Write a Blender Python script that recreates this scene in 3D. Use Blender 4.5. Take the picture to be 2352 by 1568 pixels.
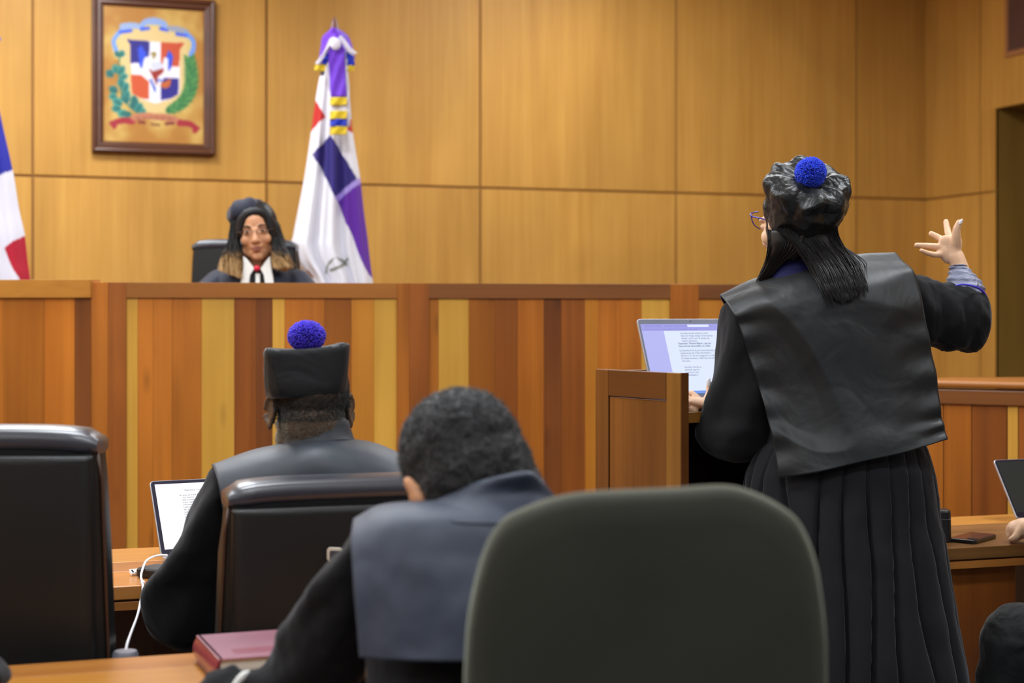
import bpy, math, random
import numpy as np
from mathutils import Vector, Matrix, noise

for o in list(bpy.data.objects):
    bpy.data.objects.remove(o, do_unlink=True)
SC = bpy.context.scene
COL = SC.collection
PI = math.pi

# ------------------------------------------------------------------ camera, light, exposure
TH = math.radians(18.9)          # the camera looks 18.9 degrees to the right of the back wall's normal
F = 3700.0                       # focal length in pixels of a 2352 px wide frame
EYE = 1.35
ST, CT = math.sin(TH), math.cos(TH)

cam = bpy.data.cameras.new('camera')
cam.sensor_width = 36.0
cam.lens = F / 2352.0 * 36.0
cam.shift_y = -64.0 / 2352.0
cam.clip_start = 0.05
cam.dof.use_dof = True
cam.dof.focus_distance = 3.9
cam.dof.aperture_fstop = 3.2
cam_o = bpy.data.objects.new('camera', cam)
COL.objects.link(cam_o)
cam_o.location = (0, 0, EYE)
cam_o.rotation_euler = (PI / 2, 0, -TH)
SC.camera = cam_o

world = bpy.data.worlds.new('world')
world.use_nodes = True
world.node_tree.nodes['Background'].inputs[0].default_value = (0.75, 0.85, 1.0, 1)
world.node_tree.nodes['Background'].inputs[1].default_value = 0.2
SC.world = world
SC.view_settings.view_transform = 'Standard'
SC.view_settings.look = 'None'
SC.view_settings.exposure = 0.1
SC.view_settings.gamma = 1.0
SC.view_settings.use_curve_mapping = False

ROOM_X0, ROOM_X1, ROOM_Y0, ROOM_Y1, ROOM_H = -4.6, 5.73, -3.2, 8.72, 3.62
LAMPS = []
for ly in (-1.6, 0.9, 3.4, 5.6, 7.5):
    for lx in (-2.8, 0.2, 3.2):
        LAMPS.append((lx, ly))
LAMP_W = {-1.6: 14, 0.9: 26, 3.4: 40, 5.6: 42, 7.5: 40}
for (lx, ly) in LAMPS:
    L = bpy.data.lights.new('ceiling_lamp_light', 'AREA')
    L.shape = 'RECTANGLE'; L.size = 1.15; L.size_y = 0.55
    L.energy = 1.06 * LAMP_W[ly] * (1.1 if lx < 1 else 0.62 if ly > 5 else 0.9)
    L.color = (0.86, 0.93, 1.0)
    lo = bpy.data.objects.new('ceiling_lamp_light', L)
    COL.objects.link(lo)
    lo.location = (lx, ly, ROOM_H - 0.06)

# ------------------------------------------------------------------ helpers
def c(px, py, D):
    """photo pixel at distance D -> camera-aligned coordinates (right, away, up from the floor)"""
    return Vector(((px - 1176.0) / F * D, D, EYE + (720.0 - py) / F * D))

def W(v):
    """camera-aligned coordinates -> world"""
    return Vector((v[0] * CT + v[1] * ST, -v[0] * ST + v[1] * CT, v[2]))

def lin(r, g, b):
    def f(u):
        u /= 255.0
        return u / 12.92 if u <= 0.04045 else ((u + 0.055) / 1.055) ** 2.4
    return (f(r), f(g), f(b), 1.0)

def tag(o, label=None, cat=None, group=None, kind=None):
    if label: o['label'] = label
    if cat: o['category'] = cat
    if group: o['group'] = group
    if kind: o['kind'] = kind
    return o

def thing(name, label, cat, loc=(0, 0, 0), rotz=0.0, group=None, kind=None):
    o = bpy.data.objects.new(name, None)
    COL.objects.link(o)
    o.empty_display_size = 0.1
    o.location = loc
    o.rotation_euler = (0, 0, rotz)
    return tag(o, label, cat, group, kind)

def thing_c(name, label, cat, x, d, z=0.0, group=None, ang=0.0):
    """thing standing at camera-aligned (x, d, z); its parts are given in camera-aligned coordinates minus org"""
    o = thing(name, label, cat, W((x, d, z)), -TH + ang, group)
    return o, Vector((x, d, z))

def crs(P, m):
    """Catmull-Rom resample of an (n, k) array to m samples"""
    P = np.asarray(P, float); n = len(P)
    if n == 1: return np.repeat(P, m, 0)
    Q = np.vstack([2 * P[0] - P[1], P, 2 * P[-1] - P[-2]])
    t = np.linspace(0, n - 1 - 1e-9, m)
    i = t.astype(int); f = (t - i)[:, None]
    p0, p1, p2, p3 = Q[i], Q[i + 1], Q[i + 2], Q[i + 3]
    return 0.5 * (2 * p1 + (p2 - p0) * f + (2 * p0 - 5 * p1 + 4 * p2 - p3) * f ** 2 + (3 * p1 - p0 - 3 * p2 + p3) * f ** 3)

def fbm(p, s=1.0, o=3):
    return noise.fractal(Vector(p) * s, 1.0, 2.0, o)

class MB:
    def __init__(self, org=(0, 0, 0)):
        self.v = []; self.f = []; self.o = Vector(org)
    def add(self, vs, fs):
        n = len(self.v)
        self.v += [tuple(Vector(p) - self.o) for p in vs]
        self.f += [tuple(i + n for i in q) for q in fs]
        return self
    def box(self, a, b, M=None):
        (x0, y0, z0), (x1, y1, z1) = a, b
        vs = [(x, y, z) for z in (z0, z1) for y in (y0, y1) for x in (x0, x1)]
        if M is not None: vs = [M @ Vector(p) for p in vs]
        return self.add(vs, [(0, 2, 3, 1), (4, 5, 7, 6), (0, 1, 5, 4), (2, 6, 7, 3), (0, 4, 6, 2), (1, 3, 7, 5)])
    def hexa(self, b, t):
        """box from four bottom and four top corners (counter-clockwise)"""
        return self.add(list(b) + list(t), [(3, 2, 1, 0), (4, 5, 6, 7), (0, 1, 5, 4), (1, 2, 6, 5), (2, 3, 7, 6), (3, 0, 4, 7)])
    def prism(self, poly, y0, y1, M=None):
        """poly in x,z extruded in y"""
        n = len(poly)
        vs = [(p[0], y0, p[1]) for p in poly] + [(p[0], y1, p[1]) for p in poly]
        if M is not None: vs = [M @ Vector(p) for p in vs]
        fs = [tuple(range(n)), tuple(range(2 * n - 1, n - 1, -1))] + [(i, i + n, (i + 1) % n + n, (i + 1) % n) for i in range(n)]
        return self.add(vs, fs)
    def ell(self, ce, r, R=None, nu=16, nv=10):
        ce = Vector(ce)
        if isinstance(r, (int, float)): r = (r, r, r)
        vs = []
        for j in range(1, nv):
            ph = PI * j / nv
            for i in range(nu):
                a = 2 * PI * i / nu
                p = Vector((r[0] * math.sin(ph) * math.cos(a), r[1] * math.sin(ph) * math.sin(a), r[2] * math.cos(ph)))
                if R is not None: p = R @ p
                vs.append(ce + p)
        t = Vector((0, 0, r[2])); b = Vector((0, 0, -r[2]))
        if R is not None: t = R @ t; b = R @ b
        vs += [ce + t, ce + b]
        T = len(vs) - 2; fs = []
        for j in range(nv - 2):
            for i in range(nu):
                k = (i + 1) % nu
                fs.append((j * nu + i, (j + 1) * nu + i, (j + 1) * nu + k, j * nu + k))
        for i in range(nu):
            k = (i + 1) % nu
            fs.append((T, i, k)); fs.append((T + 1, (nv - 2) * nu + k, (nv - 2) * nu + i))
        return self.add(vs, fs)
    def rings(self, R, cap=True, closed=True):
        m, n = len(R), len(R[0])
        vs = [p for r in R for p in r]
        fs = []
        for j in range(m - 1):
            for i in range(n if closed else n - 1):
                k = (i + 1) % n
                fs.append((j * n + i, j * n + k, (j + 1) * n + k, (j + 1) * n + i))
        if cap and closed:
            fs.append(tuple(range(n - 1, -1, -1)))
            fs.append(tuple(range((m - 1) * n, m * n)))
        return self.add(vs, fs)
    def tube(self, pts, rad, n=8, m=None, cap=True, flat=None, up=(0, 0, 1)):
        """tube along pts (Catmull-Rom when m is given); rad number or list of numbers / (ra, rb) pairs; rb is along up"""
        P = np.array([tuple(p) for p in pts], float)
        if isinstance(rad, (int, float)): rad = [rad] * len(P)
        rr = np.array([(r, r) if isinstance(r, (int, float)) else r for r in rad], float)
        if m: P = crs(P, m); rr = crs(rr, m)
        R = []
        up = Vector(up)
        for i in range(len(P)):
            d = Vector(P[min(i + 1, len(P) - 1)] - P[max(i - 1, 0)]).normalized()
            s = d.cross(up)
            if s.length < 1e-3: s = d.cross(Vector((1, 0, 0)))
            s.normalize(); u = s.cross(d).normalized()
            R.append([Vector(P[i]) + s * (rr[i][0] * math.cos(2 * PI * k / n)) + u * (rr[i][1] * math.sin(2 * PI * k / n)) for k in range(n)])
        return self.rings(R, cap)
    def cap(self, p0, p1, r0, r1=None, n=12):
        """tapered capsule"""
        r1 = r0 if r1 is None else r1
        p0, p1 = Vector(p0), Vector(p1); d = (p1 - p0); L = max(d.length, 1e-6); d /= L
        P = []; rr = []
        for a in (-80, -55, -28): P.append(p0 + d * r0 * math.sin(math.radians(a))); rr.append(r0 * math.cos(math.radians(a)))
        P.append(p0); rr.append(r0); P.append(p1); rr.append(r1)
        for a in (28, 55, 80): P.append(p1 + d * r1 * math.sin(math.radians(a))); rr.append(r1 * math.cos(math.radians(a)))
        s = d.cross(Vector((0, 0, 1)))
        if s.length < 1e-3: s = Vector((1, 0, 0))
        s.normalize(); u = s.cross(d)
        return self.rings([[p + s * (r * math.cos(2 * PI * k / n)) + u * (r * math.sin(2 * PI * k / n)) for k in range(n)] for p, r in zip(P, rr)])
    def grid(self, C, nu, nv, disp=None):
        """surface through a control net C[row][col], resampled to nv rows and nu columns"""
        A = np.array([[tuple(p) for p in row] for row in C], float)
        A = np.stack([crs(A[r], nu) for r in range(len(A))])
        A = np.stack([crs(A[:, k], nv) for k in range(nu)], 1)
        R = []
        for j in range(nv):
            row = []
            for i in range(nu):
                p = Vector(A[j, i])
                if disp: p = p + disp(i / (nu - 1), j / (nv - 1), p)
                row.append(p)
            R.append(row)
        return self.rings(R, False, False)
    def mesh(self, name):
        me = bpy.data.meshes.new(name)
        me.from_pydata(self.v, [], self.f)
        me.update()
        return me
    def build(self, name, mat, parent=None, smooth=True, bevel=0, seg=2, remesh=0, sm=0, disp=None, sub=0, solid=0, label=None, kind=None, sharp=None):
        me = self.mesh(name)
        o = bpy.data.objects.new(name, me)
        COL.objects.link(o)
        if remesh:
            md = o.modifiers.new('r', 'REMESH'); md.mode = 'VOXEL'; md.voxel_size = remesh
            if sm:
                s = o.modifiers.new('s', 'SMOOTH'); s.factor = 0.5; s.iterations = sm
            dg = bpy.context.evaluated_depsgraph_get()
            m2 = bpy.data.meshes.new_from_object(o.evaluated_get(dg))
            o.modifiers.clear(); o.data = m2; m2.name = name
            bpy.data.meshes.remove(me); me = m2
        if disp:
            nn = [v.normal.copy() for v in me.vertices]
            for v, nrm in zip(me.vertices, nn):
                v.co = v.co + nrm * disp(v.co + self.o)
        if smooth:
            me.polygons.foreach_set('use_smooth', [True] * len(me.polygons))
            if sharp: me.set_sharp_from_angle(angle=math.radians(sharp))
        me.materials.clear(); me.materials.append(mat)
        if bevel:
            b = o.modifiers.new('bevel', 'BEVEL'); b.width = bevel; b.segments = seg; b.limit_method = 'ANGLE'; b.angle_limit = math.radians(40)
            b.harden_normals = False
        if solid:
            s = o.modifiers.new('solid', 'SOLIDIFY'); s.thickness = solid; s.offset = 0
        if sub:
            s = o.modifiers.new('sub', 'SUBSURF'); s.levels = sub; s.render_levels = sub
        if parent is not None: o.parent = parent
        if label: o['label'] = label
        if kind: o['kind'] = kind
        return o

def kids(o): return [x for x in bpy.data.objects if x.parent == o]
def copy_tree(o, parent=None):
    k = o.copy(); COL.objects.link(k); k.parent = parent
    for ch in kids(o): copy_tree(ch, k)
    return k

# ------------------------------------------------------------------ materials
def newmat(name):
    m = bpy.data.materials.new(name); m.use_nodes = True
    nt = m.node_tree
    return m, nt, nt.nodes['Principled BSDF']

def N(nt, t, **k):
    n = nt.nodes.new(t)
    for a, b in k.items(): setattr(n, a, b)
    return n

def plain(name, col, rough=0.5, metal=0, bump=0, bscale=200, spec=0.5, coat=0, sheen=0, mott=0, mscale=6, sss=0, emit=None, estr=0, bdist=0.002, bdet=3):
    m, nt, p = newmat(name)
    p.inputs['Base Color'].default_value = col
    p.inputs['Roughness'].default_value = rough
    p.inputs['Metallic'].default_value = metal
    p.inputs['Specular IOR Level'].default_value = spec
    p.inputs['Coat Weight'].default_value = coat
    p.inputs['Coat Roughness'].default_value = 0.25
    p.inputs['Sheen Weight'].default_value = sheen
    if sss:
        p.inputs['Subsurface Weight'].default_value = sss
        p.inputs['Subsurface Radius'].default_value = (0.012, 0.005, 0.003)
        p.inputs['Subsurface Scale'].default_value = 1.0
    if emit:
        p.inputs['Emission Color'].default_value = emit
        p.inputs['Emission Strength'].default_value = estr
    tc = N(nt, 'ShaderNodeTexCoord')
    if mott:
        nz = N(nt, 'ShaderNodeTexNoise'); nz.inputs['Scale'].default_value = mscale; nz.inputs['Detail'].default_value = 4
        nt.links.new(tc.outputs['Object'], nz.inputs['Vector'])
        mp = N(nt, 'ShaderNodeMapRange'); mp.inputs[1].default_value = 0.3; mp.inputs[2].default_value = 0.7
        mp.inputs[3].default_value = 1 - mott; mp.inputs[4].default_value = 1 + mott
        nt.links.new(nz.outputs['Fac'], mp.inputs[0])
        mx = N(nt, 'ShaderNodeMix', data_type='RGBA', blend_type='MULTIPLY'); mx.inputs[0].default_value = 1
        mx.inputs[6].default_value = col
        nt.links.new(mp.outputs[0], mx.inputs[7])
        nt.links.new(mx.outputs[2], p.inputs['Base Color'])
    if bump:
        nz = N(nt, 'ShaderNodeTexNoise'); nz.inputs['Scale'].default_value = bscale; nz.inputs['Detail'].default_value = bdet
        nt.links.new(tc.outputs['Object'], nz.inputs['Vector'])
        bp = N(nt, 'ShaderNodeBump'); bp.inputs['Strength'].default_value = bump; bp.inputs['Distance'].default_value = bdist
        nt.links.new(nz.outputs['Fac'], bp.inputs['Height'])
        nt.links.new(bp.outputs[0], p.inputs['Normal'])
    return m

def wood(name, c1, c2, axis='z', fine=70, rough=0.42, contrast=0.5, vary=0.12, knots=0.0, coat=0.15, blot=0.25, spec=0.35):
    """varnished wood: long streaks along one local axis, broad blotches, per-piece variation"""
    m, nt, p = newmat(name)
    tc = N(nt, 'ShaderNodeTexCoord'); oi = N(nt, 'ShaderNodeObjectInfo')
    ofs = N(nt, 'ShaderNodeVectorMath', operation='SCALE'); ofs.inputs[0].default_value = (13.7, 7.3, 5.1)
    nt.links.new(oi.outputs['Random'], ofs.inputs['Scale'])
    ad = N(nt, 'ShaderNodeVectorMath', operation='ADD')
    nt.links.new(tc.outputs['Object'], ad.inputs[0]); nt.links.new(ofs.outputs[0], ad.inputs[1])
    def streak(sc, along, det, dist=0.3):
        mp = N(nt, 'ShaderNodeMapping')
        s = [sc, sc, sc]; s['xyz'.index(axis)] = along
        mp.inputs['Scale'].default_value = s
        nz = N(nt, 'ShaderNodeTexNoise'); nz.inputs['Scale'].default_value = 1; nz.inputs['Detail'].default_value = det
        nz.inputs['Distortion'].default_value = dist
        nt.links.new(ad.outputs[0], mp.inputs[0]); nt.links.new(mp.outputs[0], nz.inputs['Vector'])
        return nz.outputs['Fac']
    a = streak(fine, fine * 0.025, 4)
    b = streak(fine * 0.16, fine * 0.008, 3, 0.8)
    d = streak(2.2, 1.1, 2, 0.5)
    mixab = N(nt, 'ShaderNodeMix'); mixab.inputs[0].default_value = 0.55
    nt.links.new(a, mixab.inputs[2]); nt.links.new(b, mixab.inputs[3])
    mr = N(nt, 'ShaderNodeMapRange'); mr.inputs[1].default_value = 0.5 - 0.25 / max(contrast, 0.05) * 0.5; mr.inputs[2].default_value = 0.5 + 0.25 / max(contrast, 0.05) * 0.5
    nt.links.new(mixab.outputs[0], mr.inputs[0])
    mx = N(nt, 'ShaderNodeMix', data_type='RGBA'); mx.inputs[6].default_value = c1; mx.inputs[7].default_value = c2
    nt.links.new(mr.outputs[0], mx.inputs[0])
    # blotches and per-piece variation as a brightness factor
    m1 = N(nt, 'ShaderNodeMapRange'); m1.inputs[1].default_value = 0.3; m1.inputs[2].default_value = 0.7; m1.inputs[3].default_value = 1 - blot; m1.inputs[4].default_value = 1 + blot
    nt.links.new(d, m1.inputs[0])
    m2 = N(nt, 'ShaderNodeMapRange'); m2.inputs[3].default_value = 1 - vary; m2.inputs[4].default_value = 1 + vary
    nt.links.new(oi.outputs['Random'], m2.inputs[0])
    mu = N(nt, 'ShaderNodeMath', operation='MULTIPLY'); nt.links.new(m1.outputs[0], mu.inputs[0]); nt.links.new(m2.outputs[0], mu.inputs[1])
    last = mu.outputs[0]
    if knots:
        mp = N(nt, 'ShaderNodeMapping'); s = [7, 7, 7]; s['xyz'.index(axis)] = 2.2
        mp.inputs['Scale'].default_value = s
        vo = N(nt, 'ShaderNodeTexVoronoi'); vo.inputs['Scale'].default_value = 1
        nt.links.new(ad.outputs[0], mp.inputs[0]); nt.links.new(mp.outputs[0], vo.inputs['Vector'])
        kr = N(nt, 'ShaderNodeMapRange'); kr.inputs[1].default_value = 0.02; kr.inputs[2].default_value = 0.13; kr.inputs[3].default_value = 1 - knots; kr.inputs[4].default_value = 1
        nt.links.new(vo.outputs['Distance'], kr.inputs[0])
        mk = N(nt, 'ShaderNodeMath', operation='MULTIPLY'); nt.links.new(last, mk.inputs[0]); nt.links.new(kr.outputs[0], mk.inputs[1]); last = mk.outputs[0]
    fm = N(nt, 'ShaderNodeMix', data_type='RGBA', blend_type='MULTIPLY'); fm.inputs[0].default_value = 1
    nt.links.new(mx.outputs[2], fm.inputs[6]); nt.links.new(last, fm.inputs[7])
    nt.links.new(fm.outputs[2], p.inputs['Base Color'])
    p.inputs['Roughness'].default_value = rough
    p.inputs['Specular IOR Level'].default_value = spec
    p.inputs['Coat Weight'].default_value = coat; p.inputs['Coat Roughness'].default_value = 0.3
    bp = N(nt, 'ShaderNodeBump'); bp.inputs['Strength'].default_value = 0.12; bp.inputs['Distance'].default_value = 0.001
    nt.links.new(a, bp.inputs['Height']); nt.links.new(bp.outputs[0], p.inputs['Normal'])
    return m

def cloth(name, col, rough=0.85, sheen=0.15, fold=0.0, fscale=9, spec=0.25, weave=900, sheen_tint=None, mott=0.12):
    m, nt, p = newmat(name)
    p.inputs['Roughness'].default_value = rough
    p.inputs['Specular IOR Level'].default_value = spec
    p.inputs['Sheen Weight'].default_value = sheen
    p.inputs['Sheen Roughness'].default_value = 0.4
    if sheen_tint: p.inputs['Sheen Tint'].default_value = sheen_tint
    tc = N(nt, 'ShaderNodeTexCoord')
    nz = N(nt, 'ShaderNodeTexNoise'); nz.inputs['Scale'].default_value = weave; nz.inputs['Detail'].default_value = 2
    nt.links.new(tc.outputs['Object'], nz.inputs['Vector'])
    b1 = N(nt, 'ShaderNodeBump'); b1.inputs['Strength'].default_value = 0.25; b1.inputs['Distance'].default_value = 0.0006
    nt.links.new(nz.outputs['Fac'], b1.inputs['Height'])
    last = b1.outputs[0]
    if fold:
        n2 = N(nt, 'ShaderNodeTexNoise'); n2.inputs['Scale'].default_value = fscale; n2.inputs['Detail'].default_value = 3; n2.inputs['Distortion'].default_value = 0.6
        nt.links.new(tc.outputs['Object'], n2.inputs['Vector'])
        b2 = N(nt, 'ShaderNodeBump'); b2.inputs['Strength'].default_value = fold; b2.inputs['Distance'].default_value = 0.03
        nt.links.new(n2.outputs['Fac'], b2.inputs['Height']); nt.links.new(last, b2.inputs['Normal'])
        last = b2.outputs[0]
    nt.links.new(last, p.inputs['Normal'])
    n3 = N(nt, 'ShaderNodeTexNoise'); n3.inputs['Scale'].default_value = 5
    nt.links.new(tc.outputs['Object'], n3.inputs['Vector'])
    mp = N(nt, 'ShaderNodeMapRange'); mp.inputs[1].default_value = 0.3; mp.inputs[2].default_value = 0.7; mp.inputs[3].default_value = 1 - mott; mp.inputs[4].default_value = 1 + mott
    nt.links.new(n3.outputs['Fac'], mp.inputs[0])
    mx = N(nt, 'ShaderNodeMix', data_type='RGBA', blend_type='MULTIPLY'); mx.inputs[0].default_value = 1; mx.inputs[6].default_value = col
    nt.links.new(mp.outputs[0], mx.inputs[7]); nt.links.new(mx.outputs[2], p.inputs['Base Color'])
    return m

def attr_mat(name, rough=0.8, spec=0.3, sheen=0.0, bump=0.0, bscale=60):
    m, nt, p = newmat(name)
    a = N(nt, 'ShaderNodeAttribute'); a.attribute_name = 'Col'
    nt.links.new(a.outputs['Color'], p.inputs['Base Color'])
    p.inputs['Roughness'].default_value = rough; p.inputs['Specular IOR Level'].default_value = spec; p.inputs['Sheen Weight'].default_value = sheen
    if bump:
        tc = N(nt, 'ShaderNodeTexCoord'); nz = N(nt, 'ShaderNodeTexNoise'); nz.inputs['Scale'].default_value = bscale
        nt.links.new(tc.outputs['Object'], nz.inputs['Vector'])
        b = N(nt, 'ShaderNodeBump'); b.inputs['Strength'].default_value = bump; b.inputs['Distance'].default_value = 0.002
        nt.links.new(nz.outputs['Fac'], b.inputs['Height']); nt.links.new(b.outputs[0], p.inputs['Normal'])
    return m

def emis(name, col, s=1.0):
    m, nt, p = newmat(name)
    p.inputs['Base Color'].default_value = (0.01, 0.01, 0.012, 1)
    p.inputs['Emission Color'].default_value = col; p.inputs['Emission Strength'].default_value = s
    p.inputs['Roughness'].default_value = 0.3
    return m

def grad_mat(name, cols, z0, z1, rough=0.45, spec=0.4):
    """colour that changes along the strands' height (dyed hair)"""
    m, nt, p = newmat(name)
    tc = N(nt, 'ShaderNodeTexCoord'); sx = N(nt, 'ShaderNodeSeparateXYZ'); nt.links.new(tc.outputs['Object'], sx.inputs[0])
    nz = N(nt, 'ShaderNodeTexNoise'); nz.inputs['Scale'].default_value = 60; nt.links.new(tc.outputs['Object'], nz.inputs['Vector'])
    ad = N(nt, 'ShaderNodeMath', operation='MULTIPLY_ADD'); ad.inputs[1].default_value = 0.09
    nt.links.new(nz.outputs['Fac'], ad.inputs[0]); nt.links.new(sx.outputs['Z'], ad.inputs[2])
    mr = N(nt, 'ShaderNodeMapRange'); mr.inputs[1].default_value = z0 + 0.045; mr.inputs[2].default_value = z1 + 0.045
    nt.links.new(ad.outputs[0], mr.inputs[0])
    cr = N(nt, 'ShaderNodeValToRGB'); nt.links.new(mr.outputs[0], cr.inputs[0])
    e = cr.color_ramp.elements
    e[0].color = cols[0]; e[1].color = cols[-1]
    for i, cc in enumerate(cols[1:-1]):
        x = e.new((i + 1) / (len(cols) - 1)); x.color = cc
    nt.links.new(cr.outputs[0], p.inputs['Base Color'])
    p.inputs['Roughness'].default_value = rough; p.inputs['Specular IOR Level'].default_value = spec
    return m

M = {}
M['veneer'] = wood('wall_veneer', lin(208, 158, 78), lin(178, 126, 54), 'z', 55, 0.5, 0.5, 0.06, coat=0.05, blot=0.09, spec=0.25)
M['veneer_shaded'] = wood('jamb_veneer_shaded', lin(150, 116, 52), lin(126, 96, 40), 'z', 60, 0.5, 0.5, 0.05, blot=0.1)  # wall veneer darkened: the shade inside the door reveal is in the colour
M['groove'] = plain('joint_wood', lin(150, 100, 46), 0.7)
M['w_yellow'] = wood('plank_yellow', lin(222, 172, 74), lin(196, 142, 50), 'z', 45, 0.38, 0.5, 0.05, knots=0.25, blot=0.1)
M['w_amber'] = wood('plank_amber', lin(206, 138, 46), lin(176, 106, 30), 'z', 45, 0.38, 0.5, 0.06, knots=0.2, blot=0.12)
M['w_orange'] = wood('plank_orange', lin(192, 116, 38), lin(150, 82, 22), 'z', 34, 0.38, 0.7, 0.08, knots=0.35, blot=0.24)
M['w_brown'] = wood('plank_brown', lin(160, 92, 34), lin(118, 62, 20), 'z', 40, 0.38, 0.7, 0.08, knots=0.4, blot=0.22)
M['w_dark'] = wood('plank_dark', lin(140, 80, 34), lin(108, 58, 24), 'z', 40, 0.38, 0.7, 0.06, knots=0.3, blot=0.18)
M['h_amber'] = wood('rail_amber', lin(200, 138, 56), lin(168, 108, 40), 'x', 45, 0.38, 0.5, 0.05, blot=0.12)
M['h_orange'] = wood('rail_orange', lin(172, 110, 46), lin(142, 86, 34), 'x', 45, 0.38, 0.5, 0.04, blot=0.12)
M['h_brown'] = wood('rail_brown', lin(140, 88, 44), lin(114, 68, 32), 'x', 45, 0.38, 0.5, 0.04, blot=0.12)
M['table'] = wood('table_wood', lin(194, 130, 62), lin(162, 100, 42), 'x', 40, 0.3, 0.5, 0.04, blot=0.12, coat=0.3)
M['table_walnut'] = wood('table_walnut', lin(150, 106, 58), lin(104, 68, 34), 'x', 30, 0.3, 0.8, 0.04, blot=0.2, coat=0.3)
M['lectern'] = wood('lectern_wood', lin(130, 80, 32), lin(94, 54, 20), 'z', 50, 0.3, 0.7, 0.05, knots=0.15, blot=0.15, coat=0.35)
M['lectern_h'] = wood('lectern_rail_wood', lin(106, 62, 24), lin(84, 46, 16), 'y', 50, 0.3, 0.5, 0.05, blot=0.12, coat=0.35)
M['lectern_l'] = wood('lectern_light_wood', lin(142, 96, 38), lin(112, 70, 24), 'z', 50, 0.3, 0.5, 0.05, blot=0.12, coat=0.35)
M['frame'] = wood('picture_frame_wood', lin(98, 58, 38), lin(74, 42, 26), 'x', 40, 0.28, 0.5, 0.03, coat=0.5)
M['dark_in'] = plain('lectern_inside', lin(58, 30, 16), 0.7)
M['plaster'] = plain('ceiling_paint', lin(226, 224, 216), 0.9, bump=0.2, bscale=90)
M['rear_wall'] = plain('rear_wall_paint', lin(150, 156, 168), 0.9, bump=0.2, bscale=90)
M['floor'] = plain('floor_tile', lin(112, 114, 120), 0.35, mott=0.12, mscale=3, bump=0.1)
M['carpet'] = plain('dais_carpet', lin(92, 60, 40), 0.95, bump=0.6, bscale=300)
M['leather'] = plain('black_leather', lin(27, 27, 27), 0.42, bump=0.45, bscale=260, spec=0.35, bdist=0.0012)
M['leather_gloss_lit'] = plain('black_leather_roll_lit', lin(42, 44, 54), 0.38, bump=0.2, bscale=200, coat=0.6, spec=0.7, bdist=0.001)  # base lightened and blued to carry the highlight along the roll
M['piping'] = plain('brown_piping', lin(74, 48, 34), 0.4)
M['plastic'] = plain('black_plastic', lin(28, 28, 30), 0.35, bump=0.1)
M['grey_plastic'] = plain('grey_plastic', lin(120, 122, 134), 0.4, bump=0.1)
M['chrome'] = plain('chrome', lin(190, 190, 195), 0.18, metal=1)
M['olive'] = cloth('olive_upholstery', lin(44, 45, 38), 0.9, 0.5, fold=0.25, fscale=5, sheen_tint=(0.75, 0.78, 0.62, 1), weave=500)
M['gown'] = cloth('black_gown_wool', lin(20, 20, 22), 0.92, 0.2, fold=0.35, fscale=6, sheen_tint=(0.6, 0.62, 0.66, 1))
M['gown_b'] = cloth('black_gown_skirt', lin(26, 25, 28), 0.92, 0.22, fold=0.12, fscale=5, sheen_tint=(0.6, 0.62, 0.66, 1))
M['satin'] = cloth('black_satin', lin(25, 28, 30), 0.46, 0.10, fold=0.22, fscale=8, spec=0.42, weave=700)
M['satin_g'] = cloth('grey_black_satin', lin(44, 50, 58), 0.5, 0.12, fold=0.2, fscale=4, spec=0.45, weave=700, sheen_tint=(0.7, 0.8, 1, 1))
M['satin_b'] = cloth('blue_grey_satin', lin(52, 60, 76), 0.55, 0.15, fold=0.2, fscale=4, spec=0.4, weave=600, sheen_tint=(0.7, 0.8, 1, 1))
M['hat_satin'] = cloth('beret_satin', lin(20, 22, 22), 0.40, 0.04, fold=0.55, fscale=17, spec=0.42, weave=600)
M['cap_satin'] = cloth('cap_fabric', lin(30, 33, 36), 0.5, 0.1, fold=0.2, fscale=12, spec=0.4)
M['cap_judge'] = cloth('judge_cap_fabric', lin(40, 43, 58), 0.7, 0.2)
M['cuff'] = cloth('grey_lining', lin(128, 132, 156), 0.45, 0.2, fold=0.7, fscale=22, spec=0.4)
M['navy'] = cloth('navy_collar', lin(22, 26, 78), 0.7, 0.2)
M['blue_trim'] = plain('blue_trim', lin(70, 60, 210), 0.5)
M['shirt'] = cloth('white_shirt', lin(238, 240, 236), 0.8, 0.1)
M['red'] = plain('red_brooch', lin(214, 26, 60), 0.4, bump=0.3, bscale=150)
M['pom_blue'] = plain('royal_blue_yarn', lin(14, 62, 222), 0.9, sheen=0.3, mott=0.25, mscale=80)
M['pom_violet'] = plain('violet_blue_yarn', lin(62, 34, 208), 0.9, sheen=0.3, mott=0.25, mscale=80)
M['skin_w'] = plain('light_skin', lin(226, 184, 150), 0.5, mott=0.05, mscale=25, sss=0.15, bump=0.15, bscale=150, spec=0.35)
M['skin_l'] = plain('tan_skin', lin(196, 140, 104), 0.5, mott=0.06, mscale=25, sss=0.12, bump=0.15, bscale=150, spec=0.35)
M['skin_j'] = plain('brown_skin', lin(200, 146, 108), 0.45, mott=0.08, mscale=30, sss=0.12, bump=0.1, bscale=120, spec=0.4)
M['skin_d'] = plain('dark_brown_skin', lin(100, 78, 60), 0.5, mott=0.2, mscale=40, sss=0.08, bump=0.3, bscale=160, spec=0.4)
M['skin_m'] = plain('warm_skin', lin(214, 156, 116), 0.5, mott=0.06, mscale=25, sss=0.12, spec=0.35)
M['hair_b'] = plain('black_hair', lin(22, 19, 20), 0.45, mott=0.3, mscale=90, spec=0.4)
M['hair_s'] = plain('short_black_hair', lin(20, 20, 22), 0.7, mott=0.5, mscale=45, bump=1.0, bscale=110, bdist=0.005, sheen=0.15)
M['hair_g'] = plain('salt_pepper_hair', lin(66, 66, 64), 0.85, mott=0.7, mscale=120, bump=0.8, bscale=220)
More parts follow.
